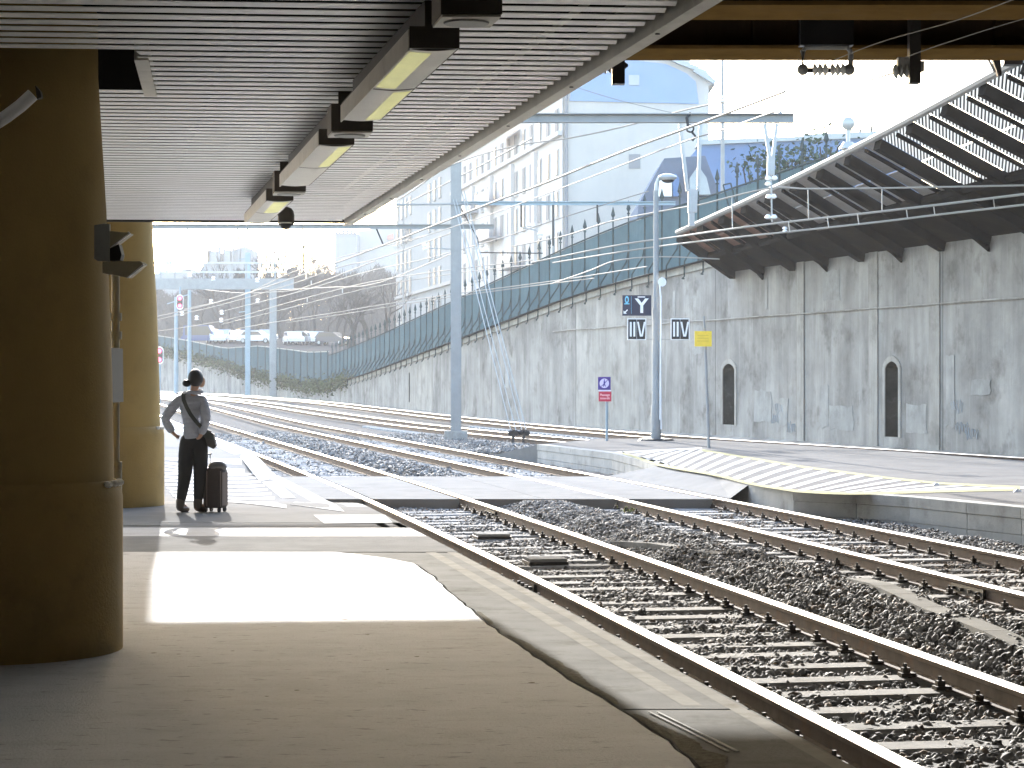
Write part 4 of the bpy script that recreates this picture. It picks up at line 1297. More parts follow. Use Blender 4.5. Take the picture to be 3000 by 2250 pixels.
for i in range(NB):
    ta, tb = i / NB * 1.06, (i + 1) / NB * 1.06
    g = .006
    mname = "roof_sheet_rust" if i < 3 else ("roof_sheet" if i < 8 else "roof_sheet_clear")
    for fa, fb2 in ((.01, FI / 2 - .006), (FI / 2 + .006, FI)):
        tm = ta + (tb - ta) * .5
        for tt0, tt1 in ((ta + g, tm - .002), (tm + .002, tb - g)):
            MB().slab([SM(tt0, fa), SM(tt1, fa), SM(tt1, fb2), SM(tt0, fb2)], (0, 0, .02)).build("roof_sheet", mname, sh)
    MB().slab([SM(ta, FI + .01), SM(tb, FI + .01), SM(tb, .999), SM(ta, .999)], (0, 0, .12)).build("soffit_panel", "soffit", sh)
    # purlin lines under each half bay
    tm = (ta + tb) / 2
    MB().bar(SM(tm, .02) - Vector((0, 0, .05)), SM(tm, FI) - Vector((0, 0, .05)), .06, .09).build("purlin", "roof_beam", sh)
for i in range(NB + 1):
    t = i / NB * 1.06
    a, b_ = SM(t, .0), SM(t, .985)
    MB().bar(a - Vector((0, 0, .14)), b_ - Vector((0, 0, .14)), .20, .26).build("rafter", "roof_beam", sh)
    w = SM(t, .985); q = SM(t, .82)
    if i % 2: MB().slab([w - Vector((0, 0, .27)), q - Vector((0, 0, .27)), w - Vector((0, 0, .42))], (.12, .12, 0)).build("bracket", "soffit", sh)
MB().tube([SO(t / 20 * 1.06) + Vector((-.05, 0, .02)) for t in range(21)], .095, 8).build("gutter", "gutter_zinc", sh, True)
MB().tube([SM(t / 20 * 1.06, FI + .005) - Vector((0, 0, .12)) for t in range(21)], .10, 6).build("beam", "roof_beam", sh)
c = SO(.62) + Vector((0, 0, .12))
b = MB(); b.tube([c, c + Vector((0, 0, .5))], .05, 8); b.ball(c + Vector((0, 0, .62)), .17, 10, 8); b.lathe(c, [(.22, 0), (.12, .16)], 10)
b.build("ball_finial", "galv_light", sh, True)
c = SO(.22) + Vector((-.1, 0, .1))
b = MB()
for a_, b2 in (((0, 0, 0), (-.16, 0, .62)), ((.22, 0, .05), (.06, 0, .67)), ((-.16, 0, .62), (.06, 0, .67))):
    b.bar(c + Vector(a_), c + Vector(b2), .04)
b.build("ladder_hook", "iron", sh)

# ================================================================== CATENARY PORTALS
def hbeam(a, b_, w, h, up=Vector((0, 0, 1))):
    a, b_ = Vector(a), Vector(b_)
    t = (b_ - a).normalized()
    x = t.cross(up if abs(t.dot(up)) < .95 else Vector((0, 1, 0))).normalized()
    z = x.cross(t)
    m = MB()
    for s_ in (-1, 1):
        m.bar(a + z * s_ * (h / 2 - .012), b_ + z * s_ * (h / 2 - .012), w, .024, up=z)
    m.bar(a, b_, .02, h - .05, up=z)
    return m
def insul(root, p, ax=(0, 0, 1), n=3, r=.085, pitch=.07, m="porcelain"):
    b = MB(); disc_stack(b, p, ax, n, r, pitch); b.build("insulator", m, root, True)
# portal over the near tracks
D1 = 45.0
pt = thing("catenary_portal", "nearest grey catenary beam with two V-shaped hangers, above the island platform", "catenary portal", (-9.7, D1, zr(D1) - .3))
zA = EYE + (HY - 346) / F * D1
hbeam((-9.7, D1, zA), (P(2326, 346, D1).x, D1, zA), .2, .19).build("beam", "galv", pt)
hbeam((-9.7, D1, -.4), (-9.7, D1, zA + .3), .3, .3).build("mast", "galv", pt)
b = MB()
for (x0, y0, x1, y1) in ((1992, 362, 2014, 560), (2052, 362, 2046, 560)):
    b.bar(P(x0, y0, D1), P(x1, y1, D1), .07)
b.bar(P(2030, 555, D1), P(2028, 622, D1), .19, .14); b.bar(P(2026, 620, D1), P(2026, 662, D1), .12, .1)
b.build("hanger", "galv_light", pt)
b = MB()
for (x0, y0, x1, y1) in ((2240, 362, 2256, 466), (2276, 362, 2264, 466)):
    b.bar(P(x0, y0, D1), P(x1, y1, D1), .07)
b.bar(P(2259, 460, D1), P(2258, 512, D1), .15, .12)
b.build("hanger", "galv_light", pt)
for x, y in ((2251, 528), (2269, 528), (2251, 545), (2252, 582), (2266, 582), (2250, 642), (2268, 642)):
    insul(pt, P(x, y, D1), (0, 0, 1), 1, .07, .10)
MB().tube([P(2259, 512, D1), P(2262, 650, D1)], .018, 6).build("drop_rod", "galv_light", pt)
b = MB(); b.tube([P(2022, 332, D1), P(2012, 345, D1 - .15), P(2016, 372, D1 - .2)], .03, 6)
for k in range(9):
    a0 = k / 9 * 2 * math.pi; a1 = (k + 1) / 9 * 2 * math.pi
    cc_ = P(2022, 377, D1 - .2)
    b.tube([cc_ + Vector((math.cos(a0), 0, math.sin(a0))) * .075, cc_ + Vector((math.cos(a1), 0, math.sin(a1))) * .075], .02, 5)
b.tube([P(2028, 388, D1 - .2), P(2038, 400, D1 - .2), P(2028, 412, D1 - .2)], .025, 6)
b.build("wire_clamp", "dark_metal", pt)
for x in (2254, 2278):
    MB().slab([P(x, 333, D1), P(x + 16, 333, D1), P(x + 8, 322, D1)], (0, .1, 0)).build("gusset", "galv", pt)

# mast between second and third track with two cross beams
D2 = 71.0
xm = P(1336, 800, D2).x
zt = 9.3
pm = thing("catenary_mast", "tall steel mast with two cross beams and guy wires between the tracks", "catenary mast", (xm, D2, zr(D2) - .35))
hbeam((xm, D2, -.5), (xm, D2, zt), .34, .36, up=Vector((0, 1, 0))).build("mast", "galv", pm)
MB().box((xm, D2, -.28), (.75, .75, .42)).build("footing", "kerb", pm)
z3, z2 = EYE + (HY - 664) / F * D2, EYE + (HY - 594) / F * D2
hbeam((P(300, 664, D2).x, D2, z3), (P(1448, 664, D2).x, D2, z3), .16, .15).build("beam", "galv", pm)
hbeam((P(1335, 594, D2).x, D2 + .22, z2), (P(1980, 594, D2).x, D2 + .22, z2), .14, .12).build("beam", "galv_blue", pm)
MB().tube([P(1140, 600, D2 - .2), P(1400, 598, D2 - .2)], .035, 6).build("tie_rod", "galv", pm)
for x, y0, y1 in ((1527, 600, 665), (1620, 600, 720), (1750, 600, 650)):
    MB().tube([P(x, y0, D2), P(x, y1, D2)], .03, 6).build("drop_rod", "dark_metal", pm)
MB().tube([P(1527, 665, D2), P(1570, 675, D2), P(1590, 690, D2)], .02, 6).build("steady_arm", "galv_light", pm)
MB().tube([P(1350, 610, D2), P(1400, 700, D2), P(1405, 740, D2), P(1590, 742, D2)], .02, 6).build("steady_arm", "dark_metal", pm)
for x, y in ((1548, 665), (1560, 665), (1582, 690), (1245, 724), (1247, 734), (1424, 738)):
    insul(pm, P(x, y, D2), (0, 0, 1), 1, .09, .14)
MB().tube([P(1250, 727, D2), P(1325, 730, D2)], .022, 6).build("steady_arm", "galv_light", pm)
for x, y0, y1, x2 in ((548, 670, 708, 551), (696, 670, 720, 701), (725, 670, 718, 722), (887, 670, 790, 890), (942, 672, 725, 890), (1103, 670, 715, 1122)):
    MB().tube([P(x, y0, D2), P(x2, y1, D2)], .026, 6).build("drop_rod", "dark_metal", pm)
for k, (x0, y0, x1, y1) in enumerate(((1322, 560, 1497, 1262), (1330, 560, 1512, 1262), (1352, 560, 1528, 1258), (1360, 560, 1541, 1258))):
    MB().tube([P(x0, y0, D2), P(x1, y1, 66.5)], .016, 6).build("guy_wire", "galv_light", pm)
for px, lab in ((1505, "left black guy wire anchor beside the island platform nose"), (1536, "right black guy wire anchor beside the island platform nose")):
    g = G(px, 1302, -.42)
    th = thing("guy_anchor", lab, "guy anchor", (g.x, 66.5, -.45), "guy wire anchors")
    for k in range(3):
        b = MB()
        b.lathe(P(px - 8 + 8 * k, 1270, 66.5) - Vector((0, .05, 0)), [(.07, 0), (.10, .05), (.07, .12)], 8, axis=(0, 1, .2))
        b.build("tension_wheel", "sign_black", th)
    MB().bar(P(px, 1258, 66.5), P(px - 3, 1304, 66.5), .09).build("post", "dark_metal", th)
    MB().box((P(px, 1300, 66.5).x, 66.5, -.40), (.35, .3, .14)).build("block", "kerb", th)
MB()
# distant portal
D3 = 180.0
pd = thing("catenary_portal", "distant grey portal beam above the red signal", "catenary portal", (P(800, 1140, D3).x, D3, zr(D3)))
za, zb_ = EYE + (HY - 832) / F * D3, EYE + (HY - 785) / F * D3
MB().box(((P(430, 0, D3).x + P(860, 0, D3).x) / 2, D3, za), (P(860, 0, D3).x - P(430, 0, D3).x, .4, .9)).build("beam", "galv", pd)
b = MB()
for y in (770, 797):
    b.bar(P(450, y, D3), P(840, y, D3), .14)
b.build("lattice_chord", "galv_light", pd)
for x in range(470, 840, 42):
    MB().bar(P(x, 770, D3), P(x, 815, D3), .12).build("lattice_post", "galv", pd)
hbeam((P(800, 0, D3).x, D3, zr(D3) - .3), (P(800, 0, D3).x, D3, za), .55, .5, up=Vector((0, 1, 0))).build("mast", "galv", pd)
hbeam((P(400, 0, D3).x, D3, zr(D3) - .3), (P(400, 0, D3).x, D3, za), .55, .5, up=Vector((0, 1, 0))).build("mast", "galv", pd)
for x, y in ((556, 812), (625, 823), (754, 828), (755, 888), (618, 890), (576, 938), (533, 925), (648, 945), (650, 922)):
    insul(pd, P(x, y, D3 - 2), (0, 0, 1), 2, .17, .2)
th = thing("catenary_mast", "distant blue-grey mast left of the distant portal leg", "catenary mast", (P(726, 1140, 186).x, 186, zr(186)))
hbeam((P(726, 0, 186).x, 186, zr(186) - .3), (P(726, 0, 186).x, 186, EYE + (HY - 740) / F * 186), .42, .4, up=Vector((0, 1, 0))).build("mast", "galv_blue", th)
for y in (760, 800, 915):
    MB().tube([P(700, y, 186), P(726, y - 4, 186)], .05, 6).build("arm", "galv_blue", th)
for px, lab, top in ((516, "thin blue mast directly behind the person's head, leftmost", 870), (555, "thin grey-blue mast right of the red signal", 850)):
    th = thing("catenary_mast", lab, "catenary mast", (P(px, 1140, 205).x, 205, zr(205)))
    MB().tube([(P(px, 0, 205).x, 205, zr(205) - .3), P(px, top, 205)], [.22, .16], 8).build("pole", "galv_blue", th)
    MB().tube([P(px - 26, top + 20, 205), P(px, top + 12, 205)], .06, 6).build("arm", "galv_blue", th)

# ---- signals
def signal(px, py, d, label, post_to):
    th = thing("railway_signal", label, "railway signal", (P(px, py, d).x, d, post_to))
    w, h = .24, .52
    n = 14
    pts = [P(px, py, d) + Vector((w * math.cos(a), 0, (h - w) * (1 if math.sin(a) >= 0 else -1) + w * math.sin(a))) for a in [2 * math.pi * i / n + .01 for i in range(n)]]
    MB().slab(pts, (0, .08, 0)).build("target_plate", "sign_black", th)
    rim = [P(px, py, d) + (q - P(px, py, d)) * 1.18 for q in pts]
    MB().slab([q + Vector((0, .02, 0)) for q in rim], (0, .04, 0)).build("rim", "sign_white", th)
    for s_ in (-1, 1):
        MB().lathe(P(px, py, d) + Vector((0, -.06, s_ * .3)), [(.15, 0), (.13, .05)], 14, axis=(0, 1, 0)).build("red_light", "lamp_red", th)
    MB().tube([(P(px, py, d).x, d + .1, post_to), (P(px, py, d).x, d + .1, P(px, py, d).z - h)], .07, 8).build("post", "galv_blue", th)
signal(527, 885, 175, "red double-light signal hanging below the distant portal", EYE + (HY - 840) / F * 175)
signal(467, 1041, 150, "red signal half hidden behind the second column", zr(150) - .3)

# ---- overhead wires
def wire(label, pts, r, zc=None, ins=(), clips=(), kind="overhead_wire"):
    w = []
    for q in pts:
        if len(q) == 3:
            w.append(P(q[0], q[1], q[2]))
        else:
            dq = (zc - EYE) * F / (HY - q[1])
            w.append(P(q[0], q[1], dq))
    # refine
    fine = []
    for i in range(len(w) - 1):
        p0, p1_, p2_, p3 = w[max(i - 1, 0)], w[i], w[i + 1], w[min(i + 2, len(w) - 1)]
        for k in range(6):
            t = k / 6
            fine.append(.5 * ((2 * p1_) + (p2_ - p0) * t + (2 * p0 - 5 * p1_ + 4 * p2_ - p3) * t * t + (3 * p1_ - p0 - 3 * p2_ + p3) * t ** 3))
    fine.append(w[-1])
    root = thing(kind, label, "overhead wire", tuple(w[0]), "overhead wires")
    rr = r if not isinstance(r, tuple) else [r[0] + (r[1] * .62 - r[0]) * i / (len(fine) - 1) for i in range(len(fine))]
    MB().tube(fine, [q * .85 for q in rr] if isinstance(rr, list) else rr * .85, 6).build("cable", "copper_wire", root, True)
    for i in ins:
        b = MB(); disc_stack(b, w[i], (0, 0, 1), 2, .07 * max(1, w[i].y / 70), .07); b.build("insulator", "porcelain", root, True)
    for (xa, ya, xb, yb, dc) in clips:
        MB().tube([P(xa, ya, dc), P(xb, yb, dc)], .012 * max(1, dc / 45), 5).build("dropper", "galv_light", root)
    return root
wire("thick bright contact wire crossing the blue gable building", [(2300, 268), (2126, 333), (2000, 380), (1822, 445), (1586, 540), (1440, 594), (1140, 712), (966, 777), (840, 821), (640, 885), (450, 930)], (.022, .05), 5.6)
wire("upper bright messenger wire above the thick contact wire", [(2117, 300, 45), (2012, 321, 47), (1818, 373, 51), (1666, 405, 54), (1488, 432, 58), (1314, 488, 64), (1174, 581, 71), (1010, 664, 80)], .022, ins=(0,))
wire("thin wire below the thick contact wire, rising to the right hanger", [(2640, 206, 25.5), (2375, 290, 32), (2117, 380, 38.5), (2033, 405, 40), (1944, 437, 42), (1653, 548, 50), (1400, 641, 60), (1150, 722, 71)], (.018, .022))
wire("wire pair, top one, leaving the left side of the tall mast", [(1330, 680, 71), (1111, 757, 84), (994, 783, 92), (840, 837, 108), (640, 895, 135), (452, 938, 170)], (.022, .045))
wire("sagging middle wire left of the tall mast over the bare trees", [(1100, 764, 84), (992, 806, 95), (912, 835, 108), (840, 853, 120), (700, 858, 140), (594, 848, 180)], (.022, .05), clips=((912, 835, 912, 822, 108),))
wire("contact wire passing in front of the white pollarded tree", [(1560, 762, 75), (1240, 801, 90), (1108, 822, 100), (1003, 845, 110), (840, 888, 130), (650, 940, 165), (452, 972, 205)], (.025, .05), clips=((1003, 845, 1003, 858, 110), (900, 872, 900, 884, 122)))
wire("lower companion of the wire before the pollarded tree", [(1560, 775, 75), (1300, 806, 88), (1108, 838, 100), (1003, 862, 110), (840, 904, 130), (650, 950, 165)], (.02, .045))
wire("lowest bright wire joining the ladder-like pair by the fence", [(1895, 781, 77), (1630, 822, 88), (1355, 858, 100), (1230, 876, 108), (1080, 899, 118), (994, 914, 126), (840, 938, 142), (700, 962, 165)], (.03, .05))
wire("bottom parallel wire beneath the lowest bright wire", [(1741, 815, 83), (1560, 838, 92), (1351, 866, 101), (1220, 886, 109), (1080, 908, 118), (994, 922, 126), (840, 945, 142)], (.025, .04))
lad = []
for x in (2310, 2424, 2512, 2655, 2735, 2910):
    y0 = float(np.interp(x, [2300, 2560, 3000], [651, 622, 569])); y1 = float(np.interp(x, [2300, 2560, 3000], [680, 652, 600]))
    lad.append((x, y0, x + 4, y1, 52))
wire("upper bar of the ladder-like conductor pair before the shelter roof", [(3060, 562, 46), (3000, 569, 46.6), (2765, 598, 49.5), (2560, 622, 52), (2300, 651, 56), (2139, 671, 59), (1960, 697, 64), (1800, 720, 68), (1560, 769, 76)], .036, clips=lad)
wire("lower bar of the ladder-like conductor pair before the shelter roof", [(3060, 593, 46), (3000, 600, 46.6), (2765, 627, 49.5), (2560, 652, 52), (2300, 680, 56), (2083, 703, 60.5), (1930, 722, 65), (1800, 741, 68), (1620, 770, 75)], .032, ins=(4,))
wire("level wire with two droppers above the ladder-like pair", [(3060, 542, 46.5), (3000, 543, 47), (2584, 551, 52), (2367, 553, 55), (2250, 552, 57), (2046, 601, 61), (2010, 606, 62), (1800, 646, 68), (1650, 692, 74), (1500, 722, 80)], .028, clips=((2584, 551, 2584, 620, 52), (2367, 553, 2369, 645, 55), (2144, 578, 2146, 672, 59)))
wire("short lower wire ending against the wall brackets", [(2107, 759, 67), (1930, 752, 70), (1804, 764, 73), (1727, 793, 77), (1620, 830, 84)], .028)
wire("thin wire over the hotel block, uppermost at the canopy corner", [(1560, 404, 71), (1380, 500, 80), (1180, 600, 92), (1030, 664, 105)], .03)
wire("thin wire crossing the tall mast just below its lower beam", [(1900, 560, 68), (1640, 640, 74), (1460, 700, 80), (1240, 760, 92), (1060, 800, 108), (850, 862, 135), (640, 915, 175)], (.02, .05))
wire("slack wire drooping between the tall mast and the distant portal", [(1330, 740, 71), (1150, 815, 85), (1060, 838, 95), (960, 842, 110), (800, 850, 180)], (.02, .05))
wire("thin wire reaching the red signal from the right", [(1250, 690, 80), (1030, 745, 95), (850, 800, 115), (700, 868, 145), (540, 905, 176)], (.02, .05))
wire("slack guy wire slanting over the blue gable", [(1640, 240, 60), (1800, 290, 60), (1975, 332, 60)], .012)
wire("twin wire rising under the bridge girders to the top right", [(2350, 216, 27), (2560, 130, 24), (2800, 60, 21.5), (2990, -10, 19)], .007)
wire("second twin wire rising past the straight hanger post", [(2500, 235, 28), (2660, 165, 25.3), (2850, 100, 23.5), (3050, 40, 22)], .007)

# ================================================================== LAMP POST WITH SIGNS
DL = 57.0
base = G(1922, 1291, 0.0); bx = base.x
lp = thing("lamp_post", "grey lamp post with curved head carrying platform signs on the island platform", "lamp post", (bx, DL, 0))
MB().lathe((bx, DL, 0), [(.20, 0), (.20, .035), (.135, .05), (.13, .9), (.11, .95), (.10, 3.4), (.075, 3.5), (.065, 6.55)], 14).build("pole", "galv", lp, True)
MB().lathe((bx, DL, 0), [(.48, 0), (.44, .05), (.2, .055)], 14).build("base_pad", "dark_metal", lp)
MB().tube([(bx, DL, 6.5), (bx + .02, DL, 6.75), (bx + .10, DL, 6.92), (bx + .28, DL, 6.98)], [.055, .05, .045, .04], 10).build("curved_arm", "galv_light", lp, True)
b = MB(); b.ball((bx + .30, DL, 6.90), .24, 14, 8, sc=(1.05, .8, .42)); b.build("lamp_head", "galv_light", lp, True)
b = MB(); b.ball((bx + .31, DL, 6.83), .17, 12, 8, sc=(1.0, .8, .5)); b.build("lamp_glass", "sign_black", lp, True)
MB().lathe((bx + .12, DL - .1, P(0, 827, DL).z), [(.03, 0), (.11, .06), (.12, .09)], 14, axis=(.35, -1, 0)).build("horn", "slat", lp, True)
for y, s_ in ((937, 1), (994, 1)):
    MB().tube([P(1850, y, DL), P(2010, y, DL)], .012, 6).build("sign_bracket", "galv", lp)
MB().tube([(bx + .11, DL - .09, 2.6), (bx + .13, DL - .09, .3)], .022, 6).build("cable", "slat", lp)
MB().tube([P(1932, 830, DL - .15), P(1936, 870, DL - .15), P(1934, 1230, DL - .15)], .02, 6).build("conduit", "slat", lp)
RT, UP = (1, 0, 0), (0, 0, 1)
def panel(th, x0, y0, x1, y1, d, m, name, t=.03):
    a, b_ = P(x0, y1, d), P(x1, y0, d)
    return MB().box(((a.x + b_.x) / 2, d, (a.z + b_.z) / 2), (b_.x - a.x, t, b_.z - a.z)).build(name, m, th)
DS = DL - .25
th = thing("platform_sign", "dark blue sign with a big white Y, highest on the lamp post", "sign", P(1866, 925, DS))
panel(th, 1823, 865, 1908, 925, DS, "sign_navy", "panel", .06)
c = P(1880, 898, DS - .036)
text_mesh("Y", .52, "sign_white", "letter", c, RT, UP, .008, th, bold=.012)
panel(th, 1868, 868.5, 1890, 871.5, DS - .034, "sign_white", "text_line", .006)
cc0 = P(1836.5, 878, DS - .036)
b = MB(); ang = [2 * math.pi * i / 14 for i in range(14)]
b.add([cc0 + Vector((.052 * math.cos(a), 0, .10 * math.sin(a))) for a in ang] + [cc0 + Vector((.025 * math.cos(a), 0, .055 * math.sin(a))) for a in ang], [(i, (i + 1) % 14, 14 + (i + 1) % 14, 14 + i) for i in range(14)])
b.build("numeral", "sign_cyan", th)
panel(th, 1829, 888.5, 1844, 891.5, DS - .034, "sign_cyan", "numeral_bar", .006)
panel(th, 1849.2, 868, 1850.0, 919, DS - .034, "sign_cyan", "divider", .004)
ca = P(1833, 913, DS - .036)
b = MB(); b.add([ca + Vector(v) for v in ((-.055, 0, -.055), (.03, 0, -.055), (-.055, 0, .03))], [(0, 1, 2)]); b.bar(ca + Vector((-.02, 0, -.02)), ca + Vector((.05, 0, .05)), .028, .006, up=Vector((0, 1, 0)))
b.build("arrow", "sign_white", th)
for x0, x1, lab in ((1838, 1893, "black two-part sign reading II and V, left of the lamp post"), (1965, 2020, "black two-part sign reading II and V, right of the lamp post")):
    th = thing("platform_sign", lab, "sign", P((x0 + x1) / 2, 996, DS))
    panel(th, x0, 933, x1, 996, DS, "sign_white", "frame", .04)
    xm_ = (x0 + x1) / 2
    panel(th, x0 + 2.5, 935.5, xm_ - .6, 993.5, DS - .024, "sign_black", "panel", .012)
    panel(th, xm_ + .6, 935.5, x1 - 2.5, 993.5, DS - .024, "sign_black", "panel", .012)
    w = (x1 - x0)
    for xx in (x0 + w * .13, x0 + w * .32):
        panel(th, xx, 943, xx + w * .10, 986, DS - .033, "sign_white", "stroke", .006)
    vx = x0 + w * .74
    z0, z1 = P(0, 986, DS).z, P(0, 943, DS).z
    for s_ in (-1, 1):
        a = Vector((P(vx, 0, DS).x + s_ * .015, DS - .033, z0)); e = Vector((P(vx, 0, DS).x + s_ * .088, DS - .033, z1))
        MB().slab([a + Vector((-.022, 0, 0)), a + Vector((.022, 0, 0)), e + Vector((.022, 0, 0)), e + Vector((-.022, 0, 0))], (0, -.004 - .001 * s_, 0)).build("stroke", "sign_white", th)

# prohibition sign
DP = 57.0
xq = G(1778, 1291, 0).x
th = thing("warning_sign", "small violet no-crossing pictogram above a red text plate on a post", "sign", (xq, DP, 0))
MB().tube([(xq, DP, 0), (xq - .0, DP, P(0, 1174, DP).z)], .036, 8).build("post", "galv_blue", th)
panel(th, 1752, 1104, 1789, 1142, DP - .06, "sign_violet", "pictogram_panel", .02)
panel(th, 1753, 1143.2, 1790, 1146, DP - .06, "sign_lilac", "separator", .018)
panel(th, 1754, 1147, 1791, 1176, DP - .06, "sign_red", "text_plate", .02)
cc_ = P(1770.5, 1123, DP - .075)
b = MB(); b.lathe(cc_, [(.125, 0), (.125, .004)], 20, axis=(0, -1, 0)); b.build("white_disc", "sign_lilac", th)
b = MB()
q0 = cc_ + Vector((0, -.008, 0))
b.bar(q0 + Vector((.0, 0, .06)), q0 + Vector((0, 0, -.01)), .04, .004, up=Vector((0, 1, 0)))
b.bar(q0 + Vector((0, 0, -.01)), q0 + Vector((-.03, 0, -.085)), .022, .004, up=Vector((0, 1, 0)))
b.bar(q0 + Vector((0, -.001, -.01)), q0 + Vector((.03, -.001, -.085)), .022, .004, up=Vector((0, 1, 0)))
b.lathe(q0 + Vector((0, 0, .085)), [(.018, 0), (.018, .004)], 10, axis=(0, -1, 0))
b.bar(q0 + Vector((.085, -.003, .085)), q0 + Vector((-.085, -.003, -.085)), .016, .003, up=Vector((0, 1, 0)))
b.build("walking_figure", "sign_violet", th)
text_mesh("Passage", .085, "sign_pink", "lettering", P(1772.5, 1157, DP - .073), RT, UP, .004, th, bold=.002)
text_mesh("interdit", .085, "sign_pink", "lettering", P(1772.5, 1167, DP - .073), RT, UP, .004, th, bold=.002)
# yellow sign
DY = 50.7
g = G(2076, 1313, 0)
th = thing("yellow_sign", "square yellow sign on a thin leaning grey post", "sign", (g.x, DY, 0))
MB().tube([(g.x, DY, 0), P(2066, 1010, DY), P(2062, 925, DY)], [.042, .03, .022], 8).build("post", "galv", th)
panel(th, 2035, 970, 2085, 1015, DY - .05, "sign_yellow", "panel", .02)
for y in (982, 990, 998):
    panel(th, 2043, y, 2076, y + 2.2, DY - .062, "sign_yellow_dark", "text_line", .003)

# ================================================================== BUILDINGS
def ang_box(b, a, e, z0, z1, t):
    b.slab([Vector((a.x, a.y, z0)), Vector((e.x, e.y, z0)), Vector((e.x, e.y, z1)), Vector((a.x, a.y, z1))], t)
D0 = 170.0
fdir = Vector((-.18, 1, 0))
X0 = P(1655, 0, D0).x
b1 = thing("apartment_building", "pale apartment block with blue gable end and mansard roof above the fence", "building", (X0 + 5, D0, 2))
prof_g = [(1655, 1060), (1655, 268), (1668, 212), (1700, 168), (1790, 140), (1915, 150), (2000, 188), (2047, 205), (2094, 245), (2076, 252), (2076, 1060)]
gp = [P(x, y, D0) for x, y in prof_g]
MB().slab(gp[::-1], fdir * 56).build("wall", "render_grey", b1)
blue = [(1668, 296), (1676, 250), (1705, 205), (1760, 180), (1850, 176), (1950, 188), (2010, 215), (2038, 240), (2047, 305)]
MB().slab([P(x, y, D0) for x, y in blue], (0, -.12, 0)).build("blue_gable", "gable_blue", b1)
MB().slab([P(x, y, D0 - .14) for x, y in ((1842, 220), (1842, 250), (1873, 250), (1873, 220))], (0, -.06, 0)).build("gable_window", "zinc", b1)
MB().slab([P(x, y, D0) for x, y in ((1842, 452), (1842, 494), (1876, 494), (1876, 452))], (0, -.08, 0)).build("gable_window", "shutter", b1)
MB().slab([P(x, y, D0 - .5) for x, y in ((2030, 208), (2096, 248), (2070, 206), (2040, 196))], (0, 50, 0)).build("eaves", "zinc", b1)
b = MB()
for a_, b_ in zip(prof_g[2:8], prof_g[3:9]):
    b.bar(P(a_[0], a_[1] - 2, D0 - .2), P(b_[0], b_[1] - 2, D0 - .2), .5, .35)
b.build("roof_verge", "zinc", b1)
MB().box(P(1992, 178, D0 + 6), (1.6, 1.2, 1.6)).build("chimney", "render_grey", b1)
MB().tube([P(1992, 172, D0 + 6), P(1992, 120, D0 + 6)], .08, 5).build("aerial", "iron", b1)
MB().tube([P(1659, 268, D0 - .25), P(1659, 1000, D0 - .25)], .14, 6).build("downpipe", "shutter", b1)
# long street facade: its plane, floor bands, windows, balconies
fn = Vector((-1, -.18, 0)).normalized()
fx = lambda s: Vector((X0, D0, 0)) + fdir * s
ang_f = math.atan2(fdir.y, fdir.x)
ztop = EYE + (HY - 268) / F * D0
b = MB(); a, e = fx(0.3) + fn * .05, fx(56) + fn * .05
ang_box(b, a, e, 1, ztop - .3, fn * .12); b.build("street_front", "render_white", b1)
for z in (ztop - .2, ztop - 3.4):
    b = MB(); ang_box(b, fx(.1) + fn * .17, fx(56) + fn * .17, z, z + .35, fn * .35); b.build("cornice", "render_white", b1)
wv = MB()
wv.box((0, 0, 0), (1.25, .10, 2.1)); wv.box((0, 0, -1.12), (1.45, .22, .14))
wframe = wv.mesh("window", "render_grey")
wpn = MB().box((0, 0, 0), (1.02, .12, 1.9)).mesh("pane", "window_glass")
wsh = MB().box((0, 0, 0), (1.02, .12, 1.9)).mesh("pane", "shutter")
for r_ in range(6):
    for cidx in range(15):
        s = 2.0 + 3.55 * cidx
        z = ztop - 2.15 - 3.25 * r_
        if z < 6: continue
        p = fx(s) + fn * .20 + Vector((0, 0, z))
        w = inst(wframe, "window", b1, p, ang_f)
        pn = bpy.data.objects.new("pane", wsh if random.random() < .55 else wpn); col.objects.link(pn); pn.parent = w
        pn.location = (0, .05, 0)
for cidx in range(15):
    s = 3.78 + 3.55 * cidx
    if cidx % 3 == 2:
        b = MB(); ang_box(b, fx(s - .6) + fn * .18, fx(s + .6) + fn * .18, 2, ztop - 3.6, fn * .30); b.build("pilaster", "render_white", b1)
for s, z in ((27, ztop - 6.4), (27, ztop - 9.7), (40, ztop - 6.4), (16, ztop - 12.9)):
    b = MB(); ang_box(b, fx(s) + fn * .2, fx(s + 7) + fn * .2, z, z + .2, fn * 1.2)
    ang_box(b, fx(s) + fn * 1.33, fx(s + 7) + fn * 1.33, z + .2, z + 1.15, fn * .05); b.build("balcony", "balcony_iron", b1)
b = MB(); b.slab([fx(18) + fn * .3 + Vector((0, 0, ztop - .9)), fx(25) + fn * .3 + Vector((0, 0, ztop - .9)), fx(25) + fn * 1.4 + Vector((0, 0, ztop - 1.6)), fx(18) + fn * 1.4 + Vector((0, 0, ztop - 1.6))], (0, 0, .06)); b.build("awning", "awning", b1)

